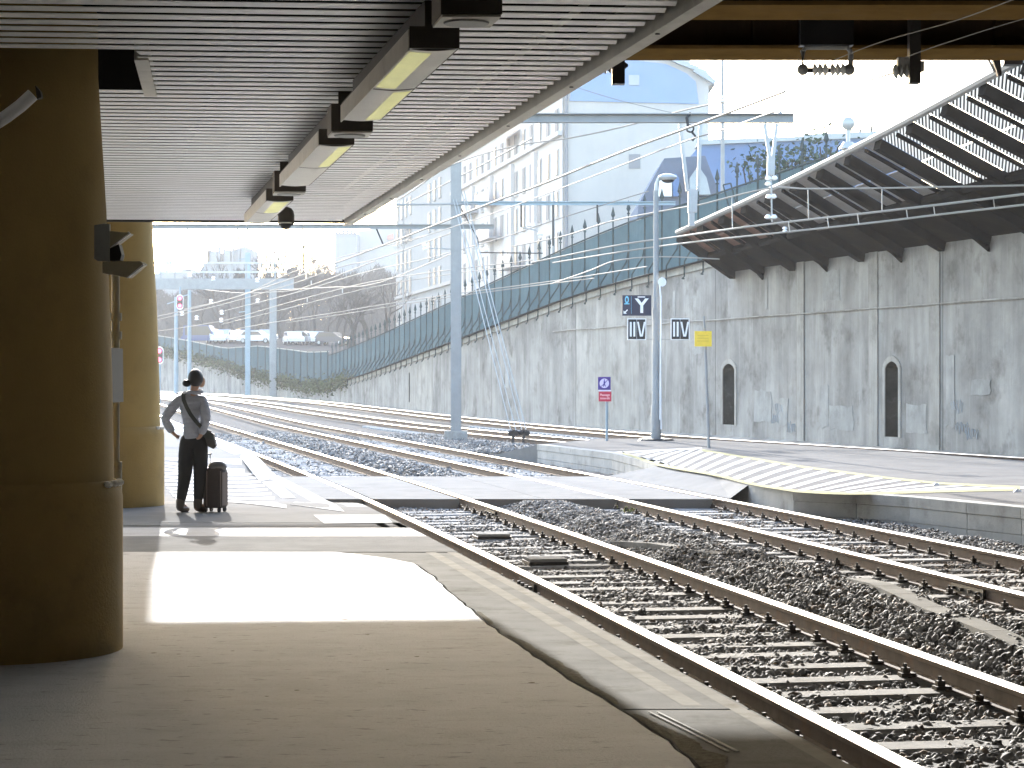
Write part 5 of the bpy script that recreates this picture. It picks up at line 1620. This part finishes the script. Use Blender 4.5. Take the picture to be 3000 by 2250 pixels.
b2 = thing("apartment_building", "blue-grey hotel block beyond the pale apartment block", "building", (fx(80).x, fx(80).y, 2))
a, e = fx(57), fx(104)
b = MB(); b.slab([Vector((a.x, a.y, 0)), Vector((e.x, e.y, 0)), Vector((e.x, e.y, 25)), Vector((a.x, a.y, 25))], -fn * 14); b.build("wall", "render_bluegrey", b2)
b = MB(); ang_box(b, a - fn * .5, e - fn * .5, 25, 29, -fn * 10); b.build("roof", "slate", b2)
for z in (24.6, 11.6):
    b = MB(); ang_box(b, a, e, z, z + .35, fn * .35); b.build("cornice", "render_grey", b2)
for r_ in range(6):
    for s in (66, 70, 74, 90, 94, 98, 102):
        p = fx(s) + fn * .06 + Vector((0, 0, 22.5 - 3.2 * r_))
        w = inst(wframe, "window", b2, p, ang_f)
        pn = bpy.data.objects.new("pane", wpn); col.objects.link(pn); pn.parent = w; pn.location = (0, .05, 0)
hp = P(1216, 690, 262)
text_mesh("HOTEL", 2.2, "shutter", "lettering", Vector((fx(92).x, fx(92).y, 19.0)) + fn * .4, (.18, -1, 0), UP, .1, b2, bold=.03)

b = MB()
th = thing("slate_roof_house", "low dark slate-roofed house with white dormer behind the lamp head", "house", P(1990, 700, 125))
MB().slab([P(x, y, 125) for x, y in ((1868, 640), (1870, 600), (1946, 464), (2066, 456), (2120, 600), (2120, 640))][::-1], (0, 9, 0)).build("roof", "slate", th)
MB().slab([P(x, y, 125) for x, y in ((1868, 642), (1868, 760), (2120, 760), (2120, 642))], (0, 9, 0)).build("wall", "render_grey", th)
MB().slab([P(x, y, 124.6) for x, y in ((1928, 575), (1932, 530), (1950, 522), (1970, 535), (1972, 575))][::-1], (0, 1.5, 0)).build("dormer", "car_white", th)
MB().slab([P(x, y, 124.6) for x, y in ((1968, 575), (1968, 520), (1980, 508), (1990, 522), (1990, 575))][::-1], (0, 1.5, 0)).build("dormer_roof", "slate_blue", th)
MB().slab([P(x, y, 124.2) for x, y in ((2020, 570), (2022, 520), (2046, 486), (2070, 520), (2082, 570))][::-1], (0, 1.8, 0)).build("dormer", "zinc", th)
th = thing("long_roof_building", "long low building with flat blue slate roof at the skyline", "building", P(2300, 620, 150))
MB().slab([P(x, y, 150) for x, y in ((2040, 640), (2050, 425), (2360, 412), (2700, 395), (2700, 640))][::-1], (0, 14, 0)).build("roof", "slate_blue", th)
MB().slab([P(x, y, 149.7) for x, y in ((2045, 424), (2050, 410), (2355, 399), (2356, 393), (2700, 380), (2700, 396))][::-1], (0, 3, 0)).build("roof_edge", "zinc", th)
MB().slab([P(x, y, 150) for x, y in ((2040, 642), (2040, 720), (2700, 720), (2700, 642))], (0, 14, 0)).build("wall", "render_grey", th)
for x in (2488, 2518, 2552):
    MB().tube([P(x, 402, 150), P(x + 3, 368 if x > 2540 else 380, 150)], .09, 5).build("aerial", "iron", th)

# skyline
th = thing("skyline_house", "hazy grey house with many chimneys left of the bare tree", "house", P(655, 1000, 420))
MB().slab([P(x, y, 420) for x, y in ((560, 1000), (560, 830), (597, 775), (612, 760), (612, 735), (640, 738), (640, 745), (690, 730), (712, 722), (722, 722), (722, 1000))][::-1], (0, 20, 0)).build("wall", "far_stone", th)
for x, w, y in ((612, 9, 732), (622, 26, 735), (641, 5, 723), (655, 3, 728), (664, 20, 732), (682, 3, 724), (700, 4, 726), (715, 14, 722)):
    MB().slab([P(x - w / 2, 770, 419), P(x - w / 2, y, 419), P(x + w / 2, y, 419), P(x + w / 2, 770, 419)], (0, 2, 0)).build("chimney", "far_stone", th)
th = thing("skyline_tower", "hazy grey tower block behind the catenary beam", "building", P(1010, 1000, 430))
MB().slab([P(x, y, 430) for x, y in ((980, 1000), (980, 682), (1044, 682), (1044, 1000))][::-1], (0, 20, 0)).build("wall", "far_stone", th)
for x in (985, 995, 1006, 1018, 1030, 1040):
    MB().box(P(x, 680, 430), (.4, 1, 1.0)).build("parapet_block", "far_stone", th)
th = thing("skyline_building", "pale hazy building beside the tower block", "building", P(1100, 1000, 440))
MB().slab([P(x, y, 440) for x, y in ((1048, 1000), (1048, 676), (1180, 660), (1180, 1000))][::-1], (0, 20, 0)).build("wall", "render_bluegrey", th)
MB().slab([P(x, y, 439) for x, y in ((1135, 702), (1135, 690), (1152, 685), (1152, 700))][::-1], (0, 1, 0)).build("red_sign", "car_red", th)
th = thing("skyline_building", "low hazy building under the dome at far left", "building", P(540, 1000, 430))
MB().slab([P(x, y, 430) for x, y in ((430, 1000), (430, 802), (530, 796), (530, 788), (560, 788), (560, 796), (700, 800), (700, 1000))][::-1], (0, 20, 0)).build("wall", "far_stone", th)
for x in range(600, 700, 16):
    MB().slab([P(x, 868, 429.5), P(x, 835, 429.5), P(x + 8, 835, 429.5), P(x + 8, 868, 429.5)], (0, .4, 0)).build("window", "shutter", th)
cdm = P(495, 800, 600)
th = thing("church_dome", "distant domed tower with pointed lantern on the skyline", "dome", tuple(cdm - Vector((0, 0, 6))))
MB().lathe(cdm - Vector((0, 0, 6)), [(1.0, 0), (1.0, 7.2), (.95, 8.4), (.7, 9.5), (.35, 10.2)], 12).build("drum", "far_stone", th)
MB().lathe(cdm + Vector((0, 0, 4.1)), [(.35, 0), (.30, .8), (.06, 2.2)], 8).build("lantern", "far_stone", th)

# ================================================================== TREES
def bare_tree(name, label, base, height, spread, seed, depth=6, r0=None, bare=.33, group="bare street trees"):
    r = random.Random(seed)
    root = thing(name, label, "tree", tuple(base), group)
    tr, cr_ = MB(), MB()
    r0 = r0 or height * .028
    rmin = .035 if base[1] > 290 else .022
    def grow(mbx, p, dr, ln, rad, lv):
        if lv == 0:
            return
        k = 3
        pts, rs, q, dd_ = [p], [rad], p, dr
        for i in range(k):
            dd_ = (dd_ + Vector((r.gauss(0, .13), r.gauss(0, .13), r.gauss(.03, .08)))).normalized()
            q = q + dd_ * (ln / k)
            pts.append(q); rs.append(rad * (1 - .38 * (i + 1) / k))
        mbx.tube(pts, rs, 6 if lv > depth - 2 else (4 if lv > 2 else 3), cap=False)
        nchild = r.choice((2, 3, 3)) if lv > 2 else r.choice((3, 4))
        for i in range(nchild):
            a = r.uniform(0, 2 * math.pi)
            tilt = r.uniform(.25, .75) * spread
            x = dd_.orthogonal().normalized(); y = dd_.cross(x)
            nd = (dd_ * math.cos(tilt) + (x * math.cos(a) + y * math.sin(a)) * math.sin(tilt)).normalized()
            st = pts[-1] if i < 2 else pts[-2]
            grow(cr_, st, nd, ln * r.uniform(.62, .86), max(rad * r.uniform(.52, .68), rmin), lv - 1)
    grow(tr, Vector(base) - Vector((0, 0, .3)), Vector((0, 0, 1)), height * bare, r0, depth)
    tr.build("trunk", "bark", root, True)
    cr_.build("crown", "bark", root)
    return root
def street_z(x, d):
    return wtop(d) - .03
specs = [
    (1032, 213, 10.2, .95, .46, .22, "pollarded bare tree with a thick forked trunk right of the far mast"),
    (836, 300, 15.5, .95, .45, .30, "tall bare tree rising above the skyline left of the tower block"),
    (775, 305, 11.5, .9, .36, .30, "bare tree with wide crown beside the chimney house"),
    (905, 300, 13.0, .9, .36, .32, "slender bare tree right of the tallest one"),
    (853, 262, 9.5, .8, .22, .28, "small bare tree behind the parked cars, leftmost of the row"),
    (887, 266, 9.0, .8, .22, .28, "small bare tree behind the parked cars, second of the row"),
    (925, 262, 9.5, .75, .2, .30, "small bare tree behind the parked cars, third of the row"),
    (960, 268, 10.0, .75, .2, .30, "small bare tree behind the parked cars, fourth of the row"),
    (1000, 240, 9.0, .8, .18, .3, "thin bare tree just left of the pollarded one"),
    (720, 280, 12.0, .8, .25, .3, "bare tree behind the blue mast"),
    (1130, 225, 9.5, .9, .22, .3, "bare tree against the hotel block"),
    (650, 268, 11.0, .8, .26, .28, "bare tree above the leftmost white car"),
    (690, 272, 12.0, .8, .28, .28, "bare tree left of the blue mast"),
    (745, 266, 11.5, .8, .26, .28, "bare tree between the blue mast and the grey portal leg"),
    (815, 270, 12.5, .8, .28, .28, "bare tree just right of the grey portal leg"),
    (982, 258, 10.5, .8, .26, .28, "bare tree close behind the thin bare tree"),
    (1075, 232, 9.5, .9, .24, .28, "bare tree right of the pollarded one"),
    (590, 275, 11.0, .8, .26, .28, "bare tree above the dark blue van"),
]
for i, (px, d, h, sp, r0, bare, lab) in enumerate(specs):
    x = P(px, 0, d).x
    z = street_z(x, min(d, 278)) if d < 280 else 6.2
    bare_tree("bare_tree", lab, Vector((x, d, z)), h, sp, 100 + i, 7 if i in (0, 1, 2, 3) else 6, r0, bare)
# far wooded slope that reads as one mass
r = np.random.default_rng(77)
n = 30000
px = r.uniform(440, 1175, n)
top = 800 + 14 * np.sin(px / 37.0) + 10 * np.sin(px / 13.0 + 1) + np.where(px < 690, 45, 0) - np.where((px > 930) & (px < 1000), 25, 0)
py = top + (r.uniform(0, 1, n) ** .8) * (1015 - top)
d = r.uniform(320, 400, n)
X = (px - CX) / F * d; Zz = EYE - (py - HY) / F * d
c = np.stack([X, d, Zz], 1)
a = np.stack([r.normal(0, .45, n), r.normal(0, .3, n), r.uniform(.5, 1, n)], 1); a /= np.linalg.norm(a, axis=1)[:, None]
ln = r.uniform(.8, 2.2, n)[:, None]
wd = np.cross(a, np.array([0, 1.0, 0])) * r.uniform(.05, .13, n)[:, None]
V = np.stack([c - a * ln / 2 - wd, c - a * ln / 2 + wd, c + a * ln / 2], 1).reshape(-1, 3)
tag(struct(big_mesh("distant_wood", V, np.arange(3 * n).reshape(-1, 3), "twig"), "stuff"), "hazy grey mass of bare trees on the slope behind the street", "wood")

# ================================================================== CARS
def car(px, d, paint, label, length=4.2, hgt=1.5, rz=0.0, van=False):
    x = P(px, 0, d).x
    z = street_z(x, min(d, 278)) + .12
    root = thing("parked_car", label, "van" if van else "car", (x, d, z), "cars on the far street")
    L_, W, Hh = length, 1.8, hgt
    ca, sa = math.cos(rz), math.sin(rz)
    def T(u, v, w): return Vector((x + u * ca - v * sa, d + u * sa + v * ca, z + w))
    bodyp = [(-L_ / 2, .35), (-L_ / 2, .75), (-L_ / 2 + .15, .9), (L_ / 2 - .9, .95), (L_ / 2 - .1, .8), (L_ / 2, .6), (L_ / 2, .35)]
    m = MB().slab([T(u, -W / 2, w) for u, w in bodyp], T(0, W, 0) - T(0, 0, 0)); m.build("body", paint, root)
    cab = [(-L_ / 2 + .2, .9), (-L_ / 2 + (.3 if van else .75), Hh), (L_ / 2 - 1.7, Hh), (L_ / 2 - 1.0, .93)]
    m = MB().slab([T(u, -W / 2 + .08, w) for u, w in cab], T(0, W - .16, 0) - T(0, 0, 0)); m.build("cabin", paint, root)
    win = [(-L_ / 2 + .5, .98), (-L_ / 2 + (.5 if van else .9), Hh - .1), (L_ / 2 - 1.75, Hh - .1), (L_ / 2 - 1.25, .98)]
    m = MB().slab([T(u, -W / 2 + .07, w) for u, w in win], T(0, W - .14, 0) - T(0, 0, 0)); m.build("side_window", "car_glass", root)
    for u in (-L_ / 2 + .8, L_ / 2 - .8):
        for v in (-W / 2 + .1, W / 2 - .1):
            m = MB().lathe(T(u, v - .1, .32), [(.32, 0), (.32, .2)], 12, axis=T(0, 1, 0) - T(0, 0, 0)); w_ = m.build("wheel", "rubber", root)
            m = MB().lathe(T(u, v - .115, .32), [(.18, 0), (.18, .01)], 10, axis=T(0, 1, 0) - T(0, 0, 0)); m.build("rim", "galv_light", w_)
    for v in (-W / 2 + .3, W / 2 - .3):
        MB().box(T(L_ / 2 + .005, v, .68), (.03, .35, .16), rz).build("headlight", "headlamp", root)
for args in ((632, 250, "car_white", "white car under the wires, leftmost of the parked row", 4.2, 1.5, -1.3),
             (655, 256, "car_silver", "silver car beside the leftmost white car", 4.2, 1.5, -1.3),
             (700, 252, "car_white", "white car just left of the blue mast", 4.2, 1.5, -1.2),
             (720, 258, "car_dark", "dark car behind the blue mast", 4.2, 1.5, -1.2),
             (752, 250, "car_white", "white car between blue mast and grey portal leg", 4.3, 1.5, -.2),
             (780, 256, "car_silver", "silver car at the grey portal leg", 4.2, 1.5, -1.2),
             (860, 246, "car_white", "white car below the second small tree", 4.2, 1.5, -1.3),
             (890, 247, "car_silver", "silver car below the third small tree", 4.2, 1.5, -.3),
             (925, 246, "car_white", "white car at the foot of the fourth small tree", 4.2, 1.5, -1.3),
             (975, 244, "car_dark", "dark car near the pollarded tree", 4.2, 1.5, -.4)):
    car(args[0], args[1], args[2], args[3], args[4], args[5], args[6])
car(598, 250, "car_blue", "dark blue van at the left end of the street", 5.0, 2.1, -.2, True)

# street lamp poles behind the fence
for px, d, ytop, lab in ((2117, 96, 165, "tall thin pole behind the fence, right of the blue gable"), (1182, 205, 520, "thin dark pole in front of the hotel block"), (1622, 118, 560, "thin pole rising behind the fence before the gable")):
    x = P(px, 0, d).x
    z = street_z(x, d)
    th = thing("street_pole", lab, "pole", (x, d, z), "street lamp poles")
    MB().tube([(x, d, z - .1), P(px, ytop + 160, d), P(px, ytop, d)], [.10, .085, .05], 8).build("shaft", "galv", th)
    MB().tube([(x, d, z - .1), (x, d, z + .6)], .14, 8).build("base", "galv", th)

# ================================================================== PERSON
FX, FD = G(566, 1501, 0).x, 26.25
person = thing("person", "person seen from behind in grey jacket and black trousers, hand on hip", "person", (FX, FD, 0))
J = {
 'pel': (.00, 0, .88, .135), 'wai': (-.02, 0, 1.04, .118), 'che': (-.03, .01, 1.25, .135), 'nkb': (-.015, .01, 1.41, .075), 'nk': (.0, .02, 1.475, .05),
 'hd1': (.02, .03, 1.545, .076), 'hd2': (.03, .03, 1.625, .086), 'hd3': (.03, .03, 1.67, .06),
 'ls': (-.175, .01, 1.375, .062), 'le': (-.345, -.05, 1.125, .046), 'lw': (-.245, -.03, .955, .034), 'lh': (-.195, -.03, .915, .03),
 'rs': (.12, .01, 1.375, .062), 're': (.165, -.09, 1.125, .046), 'rw': (.10, -.10, .93, .034), 'rh': (.07, -.10, .885, .03),
 'lhp': (-.085, 0, .80, .098), 'lk': (-.105, .015, .46, .072), 'la': (-.155, -.02, .10, .048), 'lt': (-.075, .10, .03, .034),
 'rhp': (.085, 0, .80, .098), 'rk': (.075, .03, .46, .068), 'ra': (.055, -.01, .10, .048), 'rt': (.145, .09, .03, .034)}
E = [('pel', 'wai'), ('wai', 'che'), ('che', 'nkb'), ('nkb', 'nk'), ('nk', 'hd1'), ('hd1', 'hd2'), ('hd2', 'hd3'), ('che', 'ls'), ('ls', 'le'), ('le', 'lw'), ('lw', 'lh'),
     ('che', 'rs'), ('rs', 're'), ('re', 'rw'), ('rw', 'rh'), ('pel', 'lhp'), ('lhp', 'lk'), ('lk', 'la'), ('la', 'lt'), ('pel', 'rhp'), ('rhp', 'rk'), ('rk', 'ra'), ('ra', 'rt')]
def fingers(J, E, hand, base_dir, side, tag_):
    h = Vector(J[hand][:3]); b_ = Vector(base_dir).normalized(); s = Vector(side).normalized()
    for k, (o, l) in enumerate(((-.024, .062), (-.008, .072), (.008, .068), (.024, .054))):
        p = h + b_ * .035 + s * o
        n1, n2, n3 = f"{tag_}{k}a", f"{tag_}{k}b", f"{tag_}{k}c"
        J[n1] = (*p, .010); q = p + b_ * l * .55 + Vector((0, .012, 0)); J[n2] = (*q, .009); q2 = q + b_ * l * .4 + Vector((0, .02, 0)); J[n3] = (*q2, .008)
        E += [(hand, n1), (n1, n2), (n2, n3)]
    p = h + s * -.03 + b_ * .0 + Vector((0, -.01, .01))
    J[tag_ + 'ta'] = (*p, .012); q = p + s * -.02 + b_ * .03; J[tag_ + 'tb'] = (*q, .010)
    E += [(hand, tag_ + 'ta'), (tag_ + 'ta', tag_ + 'tb')]
fingers(J, E, 'lh', (.7, .5, -.35), (.2, .3, .9), 'lf')
fingers(J, E, 'rh', (-.5, .3, -.7), (.6, .2, -.4), 'rf')
def skin_obj(name, names, edges, mname, parent, extra=0.0, scale=None, sub=2, root_v='pel', flat=None):
    idx = {n_: i for i, n_ in enumerate(names)}
    me = bpy.data.meshes.new(name)
    me.from_pydata([J[n_][:3] for n_ in names], [(idx[a], idx[b_]) for a, b_ in edges], [])
    o = bpy.data.objects.new(name, me); col.objects.link(o); o.parent = parent
    sm = o.modifiers.new("Skin", 'SKIN'); sm.use_smooth_shade = True; sm.branch_smoothing = .6
    if not me.skin_vertices:
        bpy.context.view_layer.objects.active = o
    for i, n_ in enumerate(names):
        sv = me.skin_vertices[0].data[i]
        rr = J[n_][3] + extra
        f = (flat or {}).get(n_, (1, 1))
        sv.radius = (rr * f[0], rr * f[1])
        sv.use_root = (n_ == root_v)
    ss = o.modifiers.new("Subdivision", 'SUBSURF'); ss.levels = sub; ss.render_levels = sub
    me.materials.append(MAT[mname])
    return o
flat = {'pel': (1.05, .85), 'wai': (1.02, .8), 'che': (1.15, .8)}
bf_ = {'pel': (.9, .7), 'wai': (.85, .65), 'che': (.85, .6), 'nkb': (.8, .8), 'ls': (.75, .75), 'rs': (.75, .75), 'le': (.75, .75), 're': (.75, .75), 'lhp': (.8, .8), 'rhp': (.8, .8)}
body = skin_obj("body", list(J), E, "skin", person, -.008, flat=bf_)
J['hem'] = (-.005, 0, .885, .145)
J['col'] = (.0, .015, 1.47, .055)
E.append(('wai', 'hem')); E.append(('nkb', 'col'))
JT = ['hem', 'col', 'wai', 'che', 'nkb', 'ls', 'le', 'lw', 'rs', 're', 'rw']
ET = [e for e in E if e[0] in JT and e[1] in JT]
skin_obj("jacket", JT, ET, "jacket", person, .018, root_v='wai', flat={'hem': (1.05, .9), 'pel': (1.10, .92), 'wai': (1.15, .9), 'che': (1.28, .9), 'nkb': (1, 1)})
# jacket material: quilted horizontal seams
m = MAT["jacket"]; nt = m.node_tree; N, Lk = nt.nodes, nt.links
geo = N.new("ShaderNodeNewGeometry"); sxyz = N.new("ShaderNodeSeparateXYZ"); Lk.new(geo.outputs["Position"], sxyz.inputs[0])
ml = N.new("ShaderNodeMath"); ml.operation = 'MULTIPLY'; ml.inputs[1].default_value = 2 * math.pi / .055; Lk.new(sxyz.outputs[2], ml.inputs[0])
sn = N.new("ShaderNodeMath"); sn.operation = 'SINE'; Lk.new(ml.outputs[0], sn.inputs[0])
bp = N.new("ShaderNodeBump"); bp.inputs["Strength"].default_value = .3; bp.inputs["Distance"].default_value = .012; Lk.new(sn.outputs[0], bp.inputs["Height"])
Lk.new(bp.outputs[0], N["Principled BSDF"].inputs["Normal"])
J['pelL'] = (.0, 0, 1.0, .12)
JL = ['pelL', 'pel', 'lhp', 'lk', 'la', 'rhp', 'rk', 'ra']
EL = [('pelL', 'pel')] + [e for e in E if e[0] in JL and e[1] in JL]
skin_obj("trousers", JL, EL, "trousers", person, .026, flat={'pel': (1.1, .95), 'pelL': (1.08, .9), 'la': (.78, .78), 'ra': (.78, .78), 'lk': (.92, .92), 'rk': (.92, .92)})
for s in 'lr':
    J[s + 'an2'] = (J[s + 'a'][0], J[s + 'a'][1], .19, .055); J[s + 'hl'] = (J[s + 'a'][0] - .01, J[s + 'a'][1] - .02, .045, .042)
    J[s + 't2'] = (*J[s + 't'][:3], .036)
    skin_obj("boot", [s + 'an2', s + 'a', s + 'hl', s + 't2'], [(s + 'an2', s + 'a'), (s + 'a', s + 'hl'), (s + 'hl', s + 't2')], "boots", person, .010, root_v=s + 'an2')
pw = Vector((FX, FD, 0))
b = MB(); b.ball(pw + Vector((.022, .018, 1.618)), .102, 18, 12, sc=(.92, 1.08, 1.08)); b.build("hair", "hair", person, True)
b = MB(); b.ball(pw + Vector((-.075, -.055, 1.555)), .052, 12, 8, sc=(1.05, 1, .85)); b.build("hair_bun", "hair", person, True)
b = MB(); b.ball(pw + Vector((.112, .05, 1.60)), .022, 8, 6, sc=(.5, .9, 1.4)); b.build("ear", "skin", person, True)
b = MB(); b.ball(pw + Vector((.085, .075, 1.575)), .062, 12, 8, sc=(.72, .95, 1.15)); b.build("face", "skin", person, True)
b = MB(); b.tube([pw + Vector((.028 + .066 * math.cos(a), .025 + .062 * math.sin(a), 1.452 + .012 * math.sin(a))) for a in [i * math.pi / 6 for i in range(13)]], .022, 8, cap=False); b.build("collar", "jacket", person, True)

bag = thing("shoulder_bag", "dark shoulder bag worn crosswise at the person's right hip", "bag", (FX + .2, FD - .02, .80))
pts = [(-.10, .07, 1.445), (-.115, -.06, 1.425), (-.10, -.138, 1.36), (-.06, -.168, 1.27), (-.01, -.172, 1.18), (.05, -.165, 1.10), (.11, -.135, 1.03), (.16, -.08, .98), (.20, 0, .96)]
P0 = [pw + Vector(p) for p in pts]
b = MB()
for a_, c_ in zip(P0[:-1], P0[1:]):
    b.bar(a_, c_ + (c_ - a_).normalized() * .01, .012, .045, up=(c_ - a_).cross(Vector((0, 1, 0))).normalized())
b.build("strap", "strap", bag)
b = MB(); b.slab([pw + Vector(v) for v in ((.125, -.06, .99), (.245, -.06, .94), (.275, -.06, .80), (.245, -.06, .765), (.17, -.06, .80))], (0, .14, 0)); b.build("pouch", "bag", bag)
b = MB(); b.slab([pw + Vector(v) for v in ((.12, -.072, 1.0), (.248, -.072, .95), (.262, -.072, .87), (.14, -.072, .90))], (0, .012, 0)); b.build("flap", "strap", bag)

cs_ = thing("suitcase", "dark brown upright trolley suitcase with bulging grey top beside the person", "suitcase", (FX + .25, FD + .06, 0))
rz = -.35
ca, sa = math.cos(rz), math.sin(rz)
def S_(u, v, w): return Vector((FX + .25 + u * ca - v * sa, FD + .08 + u * sa + v * ca, w))
def rbox(w, dth, z0, z1, ch):
    b = MB(); ring = [(-w, -dth + ch), (-w + ch, -dth), (w - ch, -dth), (w, -dth + ch), (w, dth - ch), (w - ch, dth), (-w + ch, dth), (-w, dth - ch)]
    vs, lv = [], ((z0, .9), (z0 + ch, 1), (z1 - ch, 1), (z1, .88))
    for z, k in lv: vs += [S_(u * k, v * k, z) for u, v in ring]
    fs = [(i * 8 + j, i * 8 + (j + 1) % 8, (i + 1) * 8 + (j + 1) % 8, (i + 1) * 8 + j) for i in range(3) for j in range(8)] + [tuple(range(7, -1, -1)), tuple(range(24, 32))]
    return b.add(vs, fs)
rbox(.125, .10, .05, .53, .03).build("body", "case_fabric", cs_, True)
b = MB(); b.ball(S_(.03, 0, .545), .12, 14, 8, sc=(.95, .8, .62)); b.build("bulging_top", "case_top", cs_, True)
for u in (-.06, .1265):
    b = MB(); b.bar(S_(u, -.105, .07), S_(u, -.105, .50), .012, .014); b.build("piping", "case_trim", cs_)
rb = MB(); rb.slab([S_(.128, -.07, .08), S_(.128, .07, .08), S_(.128, .07, .48), S_(.128, -.07, .48)], S_(.006, 0, 0) - S_(0, 0, 0)); rb.build("side_panel", "case_trim", cs_)
for u in (-.09, .09):
    for v in (-.07, .07):
        b = MB(); b.lathe(S_(u - .012, v, .03), [(.03, 0), (.03, .024)], 10, axis=S_(1, 0, 0) - S_(0, 0, 0)); b.build("wheel", "rubber", cs_)
for v in (-.04, .04):
    b = MB(); b.tube([S_(-.09, v, .53), S_(-.09, v, .70)], .006, 6); b.build("handle_tube", "dark_metal", cs_)
b = MB(); b.bar(S_(-.09, -.055, .70), S_(-.09, .055, .70), .022, .02); b.build("handle", "dark_metal", cs_)

# a passer-by almost wholly hidden by the second column
# small weeds and litter
for k, (px, py, z, lab) in enumerate(((1870, 1505, -.36, "yellow-green weed tuft under the second track's left rail"), (2195, 1452, -.30, "small weed clump at the crossing end by the island kerb"))):
    c = G(px, py, z)
    V, Fa = leaf_cloud([tuple(c + Vector((random.uniform(-.35, .35) * (1 if k == 0 else .25), random.uniform(-.3, .3) * (1 if k == 0 else .3), random.uniform(0, .06)))) for _ in range(9)], (.04, .04, .03), 260, .018, 90 + k)
    o = big_mesh("weed", V - np.array(c), Fa, "leaf_weed"); o.location = c; tag(o, lab, "weed", "weeds in the ballast")
for px, py, lab in ((2742, 1423, "white scrap of litter on the striped island platform edge"), (2980, 1442, "white crumpled paper at the right edge of the island platform")):
    c = G(px, py, .004)
    b = MB(); b.add([c + Vector(v) for v in ((-.06, -.04, 0), (.06, -.03, .01), (.05, .05, .035), (-.05, .04, .012), (0, 0, .05))], [(0, 1, 4), (1, 2, 4), (2, 3, 4), (3, 0, 4), (3, 2, 1, 0)])
    single(b, "litter", "litter", lab, "litter", "litter on the island platform")

# ================================================================== HAZE
hz = MB(); hz.box((0, 500, 31), (1900, 1400, 67))
o = hz.build("haze", "void")
o.data.materials.clear()
hm = bpy.data.materials.new("haze_air"); hm.use_nodes = True
nt = hm.node_tree
for n_ in list(nt.nodes):
    if n_.type == 'BSDF_PRINCIPLED': nt.nodes.remove(n_)
pv = nt.nodes.new("ShaderNodeVolumePrincipled")
pv.inputs["Color"].default_value = (.98, .98, .98, 1)
pv.inputs["Density"].default_value = 0.0006
pv.inputs["Anisotropy"].default_value = 0.0
nt.links.new(pv.outputs[0], nt.nodes["Material Output"].inputs["Volume"])
o.data.materials.append(hm)
struct(o, "stuff")
